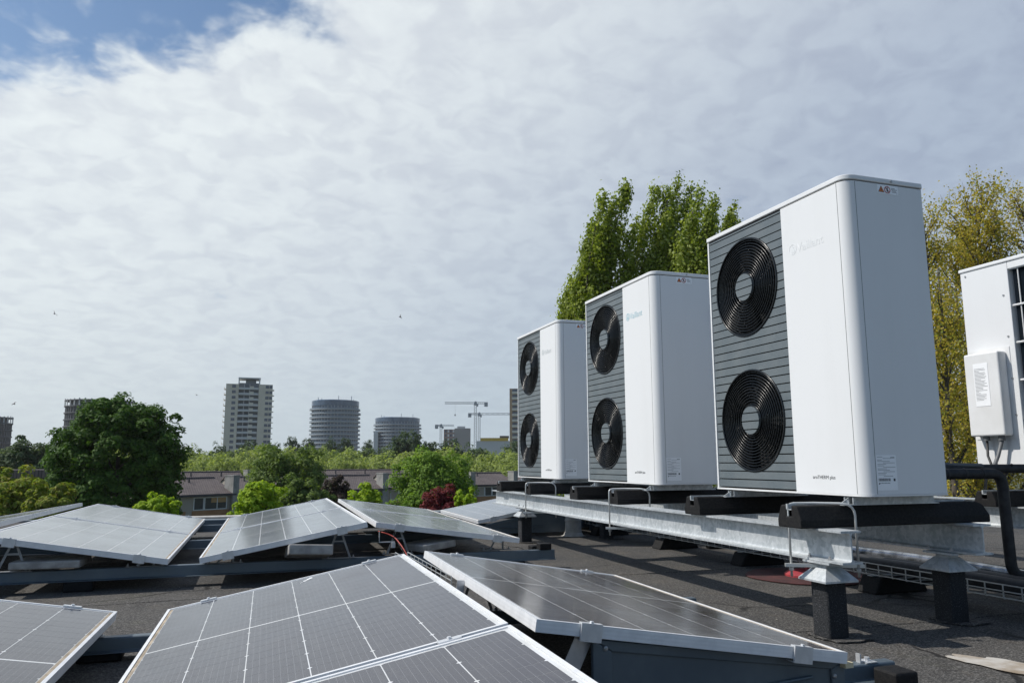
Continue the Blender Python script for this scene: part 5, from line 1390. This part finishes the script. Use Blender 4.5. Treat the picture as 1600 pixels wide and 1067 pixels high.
# sloping strut at the ridge of the dusty foreground panel
tag(obj('ridge_strut', MB().bar((-1.60, -.555, .10), (-1.525, -.575, .268), .055, .004, (0, 1, 0)), M['alu'], bev=.001), 'slanted metal strut under the near ridge corner of the dusty panel', 'strut')
tag(obj('ridge_strut', MB().bar((-1.70, .26, .02), (-1.675, .27, .315), .030, .004, (0, 1, 0)), M['alu'], bev=.001), 'pale metal strut in the gap between the two foreground panels', 'strut')
def end_plate(x_hi, x_lo, z_hi, z_lo, z_b, y, lab, group='blue grey pressed end plates closing the panel ends'):
    t_ = thing('end_plate', lab, 'end plate', (0, y, 0), 0, group)
    d = 1 if x_lo > x_hi else -1
    sheet = [(x_hi, z_b), (x_lo, z_b), (x_lo, z_lo), (x_hi, z_hi)]
    if d < 0: sheet = [(x_lo, z_b), (x_hi, z_b), (x_hi, z_hi), (x_lo, z_lo)]
    obj('sheet', MB().prism(sheet, .004, .007, 'y'), M['steel_dark'], t_)
    W_ = abs(x_lo - x_hi)
    def pt(f, g): return (x_hi + (x_lo - x_hi) * f, z_b + (g * ((z_hi - z_b) + (z_lo - z_hi) * f)))
    # pressed rim that stands 6 mm proud round a sunk field
    outer = [pt(.0, .999), pt(.999, .999), pt(.999, .0), pt(.0, .0)]; inner = [pt(.075, .80), pt(.90, .60), pt(.88, .30), pt(.30, .04), pt(.075, .04)]
    mb = MB(); hc = [pt(.075, .86), pt(.92, .72), pt(.92, .62), pt(.10, .74)]
    rim = [(pt(0, .998), pt(.998, .998), pt(.94, .74), pt(.07, .86)), (pt(0, .998), pt(.07, .86), pt(.07, .01), pt(0, .01)), (pt(.998, .998), pt(.998, .01), pt(.94, .01), pt(.94, .74))]
    o = MB()
    for r in rim:
        v0 = [(x, -.006, z_) for x, z_ in r]; v1 = [(x + (-.0), .0038, z_) for x, z_ in r]
        k = len(o.v); o.v += v0 + v1; o.f += [(k, k + 1, k + 2, k + 3), (k + 7, k + 6, k + 5, k + 4)] + [(k + i, k + 4 + i, k + 4 + (i + 1) % 4, k + (i + 1) % 4) for i in range(4)]
    obj('pressed_rim', o, M['steel_dark'], t_, bev=.004, seg=3)
    rib = MB().bar((*pt(.42, .22)[:1], -.001, pt(.42, .22)[1]), (pt(.86, .52)[0], -.001, pt(.86, .52)[1]), .014, .010, (0, 0, 1)); obj('rib', rib, M['steel_dark'], t_, bev=.004, seg=2)
    obj('rib', MB().bar((pt(.33, .30)[0], -.001, pt(.33, .30)[1]), (pt(.44, .36)[0], -.001, pt(.44, .36)[1]), .014, .016, (0, 0, 1)), M['steel_dark'], t_, bev=.005, seg=2)
    for f, g in ((.045, .90), (.95, .55)): 
        x, z_ = pt(f, g); obj('screw', MB().lathe([(.008, 0), (.007, .004), (.003, .006)], 10), M['screw'], t_, loc=(x, -.0062, z_), rot=(math.pi / 2, 0, 0))
    return t_
end_plate(-1.515, -.623, .262, .128, .03, -.600, 'long blue grey pressed end plate under the dusty foreground panel')
end_plate(.86, -.10, .305, .13, .03, 5.13, 'blue grey pressed end plate behind the far front post, left half')
end_plate(1.07, 2.0, .30, .13, .03, 5.13, 'blue grey pressed end plate behind the vent pipe, right half')
q = gp(833, 862, .12)
tag(obj('end_block', MB().box(-.42, 2.70, .1326, -.33, 2.78, .178), M['rubber'], bev=.005), 'small black block on the right end of the long rail', 'block')
end_plate(-1.70, -2.55, .31, .15, .03, 6.16, 'added light-blocking plate at the far end of the left sloping pair')  # three far plates added to keep sun from under the second row
end_plate(-1.38, -.55, .30, .18, .03, 6.30, 'added light-blocking plate at the far end of the dusty pair')
end_plate(-3.80, -2.95, .30, .15, .03, 6.16, 'added light-blocking plate at the far end of the bright pair')
# ballast stones
def ballast(px_, py_, z0, lab, sx=.40, sy=.30, h=.05, tiltx=0., tilty=0., rz=0., dy=0.):
    q = gp(px_, py_, z0)
    o = obj('ballast_tile', MB().box(-sx / 2, -sy / 2, 0, sx / 2, sy / 2, h), M['concrete'], loc=(q.x, q.y + dy, z0), rot=(tiltx, tilty, rz), bev=.008, seg=2)
    return tag(o, lab, 'ballast tile', 'concrete ballast tiles')
ballast(80, 884, .15, 'flat concrete ballast tile under the bright left pair', .38, .30, .045, rz=-.05)
ballast(482, 869, .165, 'concrete ballast tile leaning forward under the left sloping pair', .28, .24, .065, tiltx=-.20, tilty=.05, rz=.04)
ballast(672, 856, .16, 'concrete ballast tile under the dusty pair, beside the wire basket', .28, .26, .05, tilty=-.10, rz=.35)
# wire basket tray between the two near slopes and cables
t_ = thing('wire_basket', 'narrow wire basket tray in the gap between the two foreground panels', 'cable tray', (0, 0, 0))
mb = MB(); bx0, bx1, bz = -1.752, -1.690, .283
for x, z_ in ((bx0, bz + .036), (bx0, bz), (bx1, bz), (bx1, bz + .036), (bx1, bz + .018)): mb.bar((x, .36, z_), (x, 1.26, z_), .003, .003)
obj('long_wire', mb, M['wire'], t_)
um = mesh('cross_wire', MB().bar((bx0, 0, bz + .036), (bx0, 0, bz), .0035, .0035).bar((bx0, 0, bz - .002), (bx1, 0, bz - .002), .0035, .0035).bar((bx1, 0, bz), (bx1, 0, bz + .036), .0035, .0035), M['wire'])
for k in range(11): obj('cross_wire', um, None, t_, loc=(0, .36 + k * .09, 0))
q0 = gp(600, 842, .22)
tag(obj('red_cable', MB().tube(bend([(-1.60, 2.75, .30), (-1.50, 2.70, .27), (-1.46, 2.55, .20), (-1.42, 2.45, .10), (-1.45, 2.2, .03)], .06), .004, 6), M['cable_red'], smooth=True), 'thin red cable hanging in the gap between the second row ridges', 'cable')
tag(obj('black_cable', MB().tube(bend([(-1.56, 2.78, .29), (-1.48, 2.75, .25), (-1.43, 2.62, .14), (-1.40, 2.5, .05)], .06), .005, 6), M['cable_black'], smooth=True), 'thin black cable beside the red cable in the ridge gap', 'cable')
t_ = thing('junction_bracket', 'small metal bracket with cables in the gap between the second row ridges', 'bracket', (-1.545, 2.72, 0))
obj('plate', MB().box(-.055, -.01, .225, .055, .0, .232).box(-.055, -.01, .235, -.05, 0, .30).box(.03, -.03, .19, .055, 0, .224), M['alu'], t_); obj('loop', MB().tube(bend([(-.05, -.01, .30), (.0, -.03, .315), (.05, -.01, .30), (.06, 0, .24)], .02), .004, 6), M['cable_black'], t_, smooth=True)
tag(obj('black_cable', MB().tube(bend([(-1.66, -.30, .02), (-1.64, -.20, .16), (-1.60, .0, .20), (-1.62, .18, .05)], .08), .005, 6), M['cable_black'], smooth=True), 'thin black cable in the gap between the two foreground panels', 'cable')
# bird dropping streak on the middle foreground panel
def on_panel(p, lx, ly, dz=.0): return p.matrix_world @ Vector((lx, ly, dz))
mb = MB(); rr_ = random.Random(12)
for k in range(16):
    a = rr_.random(); x = .47 + .06 * (a - .5); y = -.80 + .10 * a; r = rr_.uniform(.003, .011) * (1.2 - a); n = 9
    o = [(x + r * rr_.uniform(.7, 1.2) * math.cos(2 * math.pi * j / n), y + 1.8 * r * rr_.uniform(.7, 1.2) * math.sin(2 * math.pi * j / n)) for j in range(n)]
    mb.prism(o, -.0030, -.0024 + .00002 * k, 'z')
obj('dropping', mb, M['dropping'], A_)
# old roof conduits beyond the second row
tag(obj('roof_conduit', MB().tube([(-3.2, 8.6, .05), (-.2, 8.62, .05), (2.5, 8.6, .05)], .022, 8), M['vent'], smooth=True), 'thin grey conduit lying on the roof beyond the second row of panels', 'conduit')
for k, (x, y) in enumerate(((-2.9, 7.6), (.1, 8.1))):
    tag(obj('roof_block', MB().box(x - .25, y - .12, .003, x + .25, y + .12, .09), M['steel_dark'], bev=.006), ('low grey box behind the left sloping pair', 'low grey box on the roof behind the dusty pair')[k], 'box')
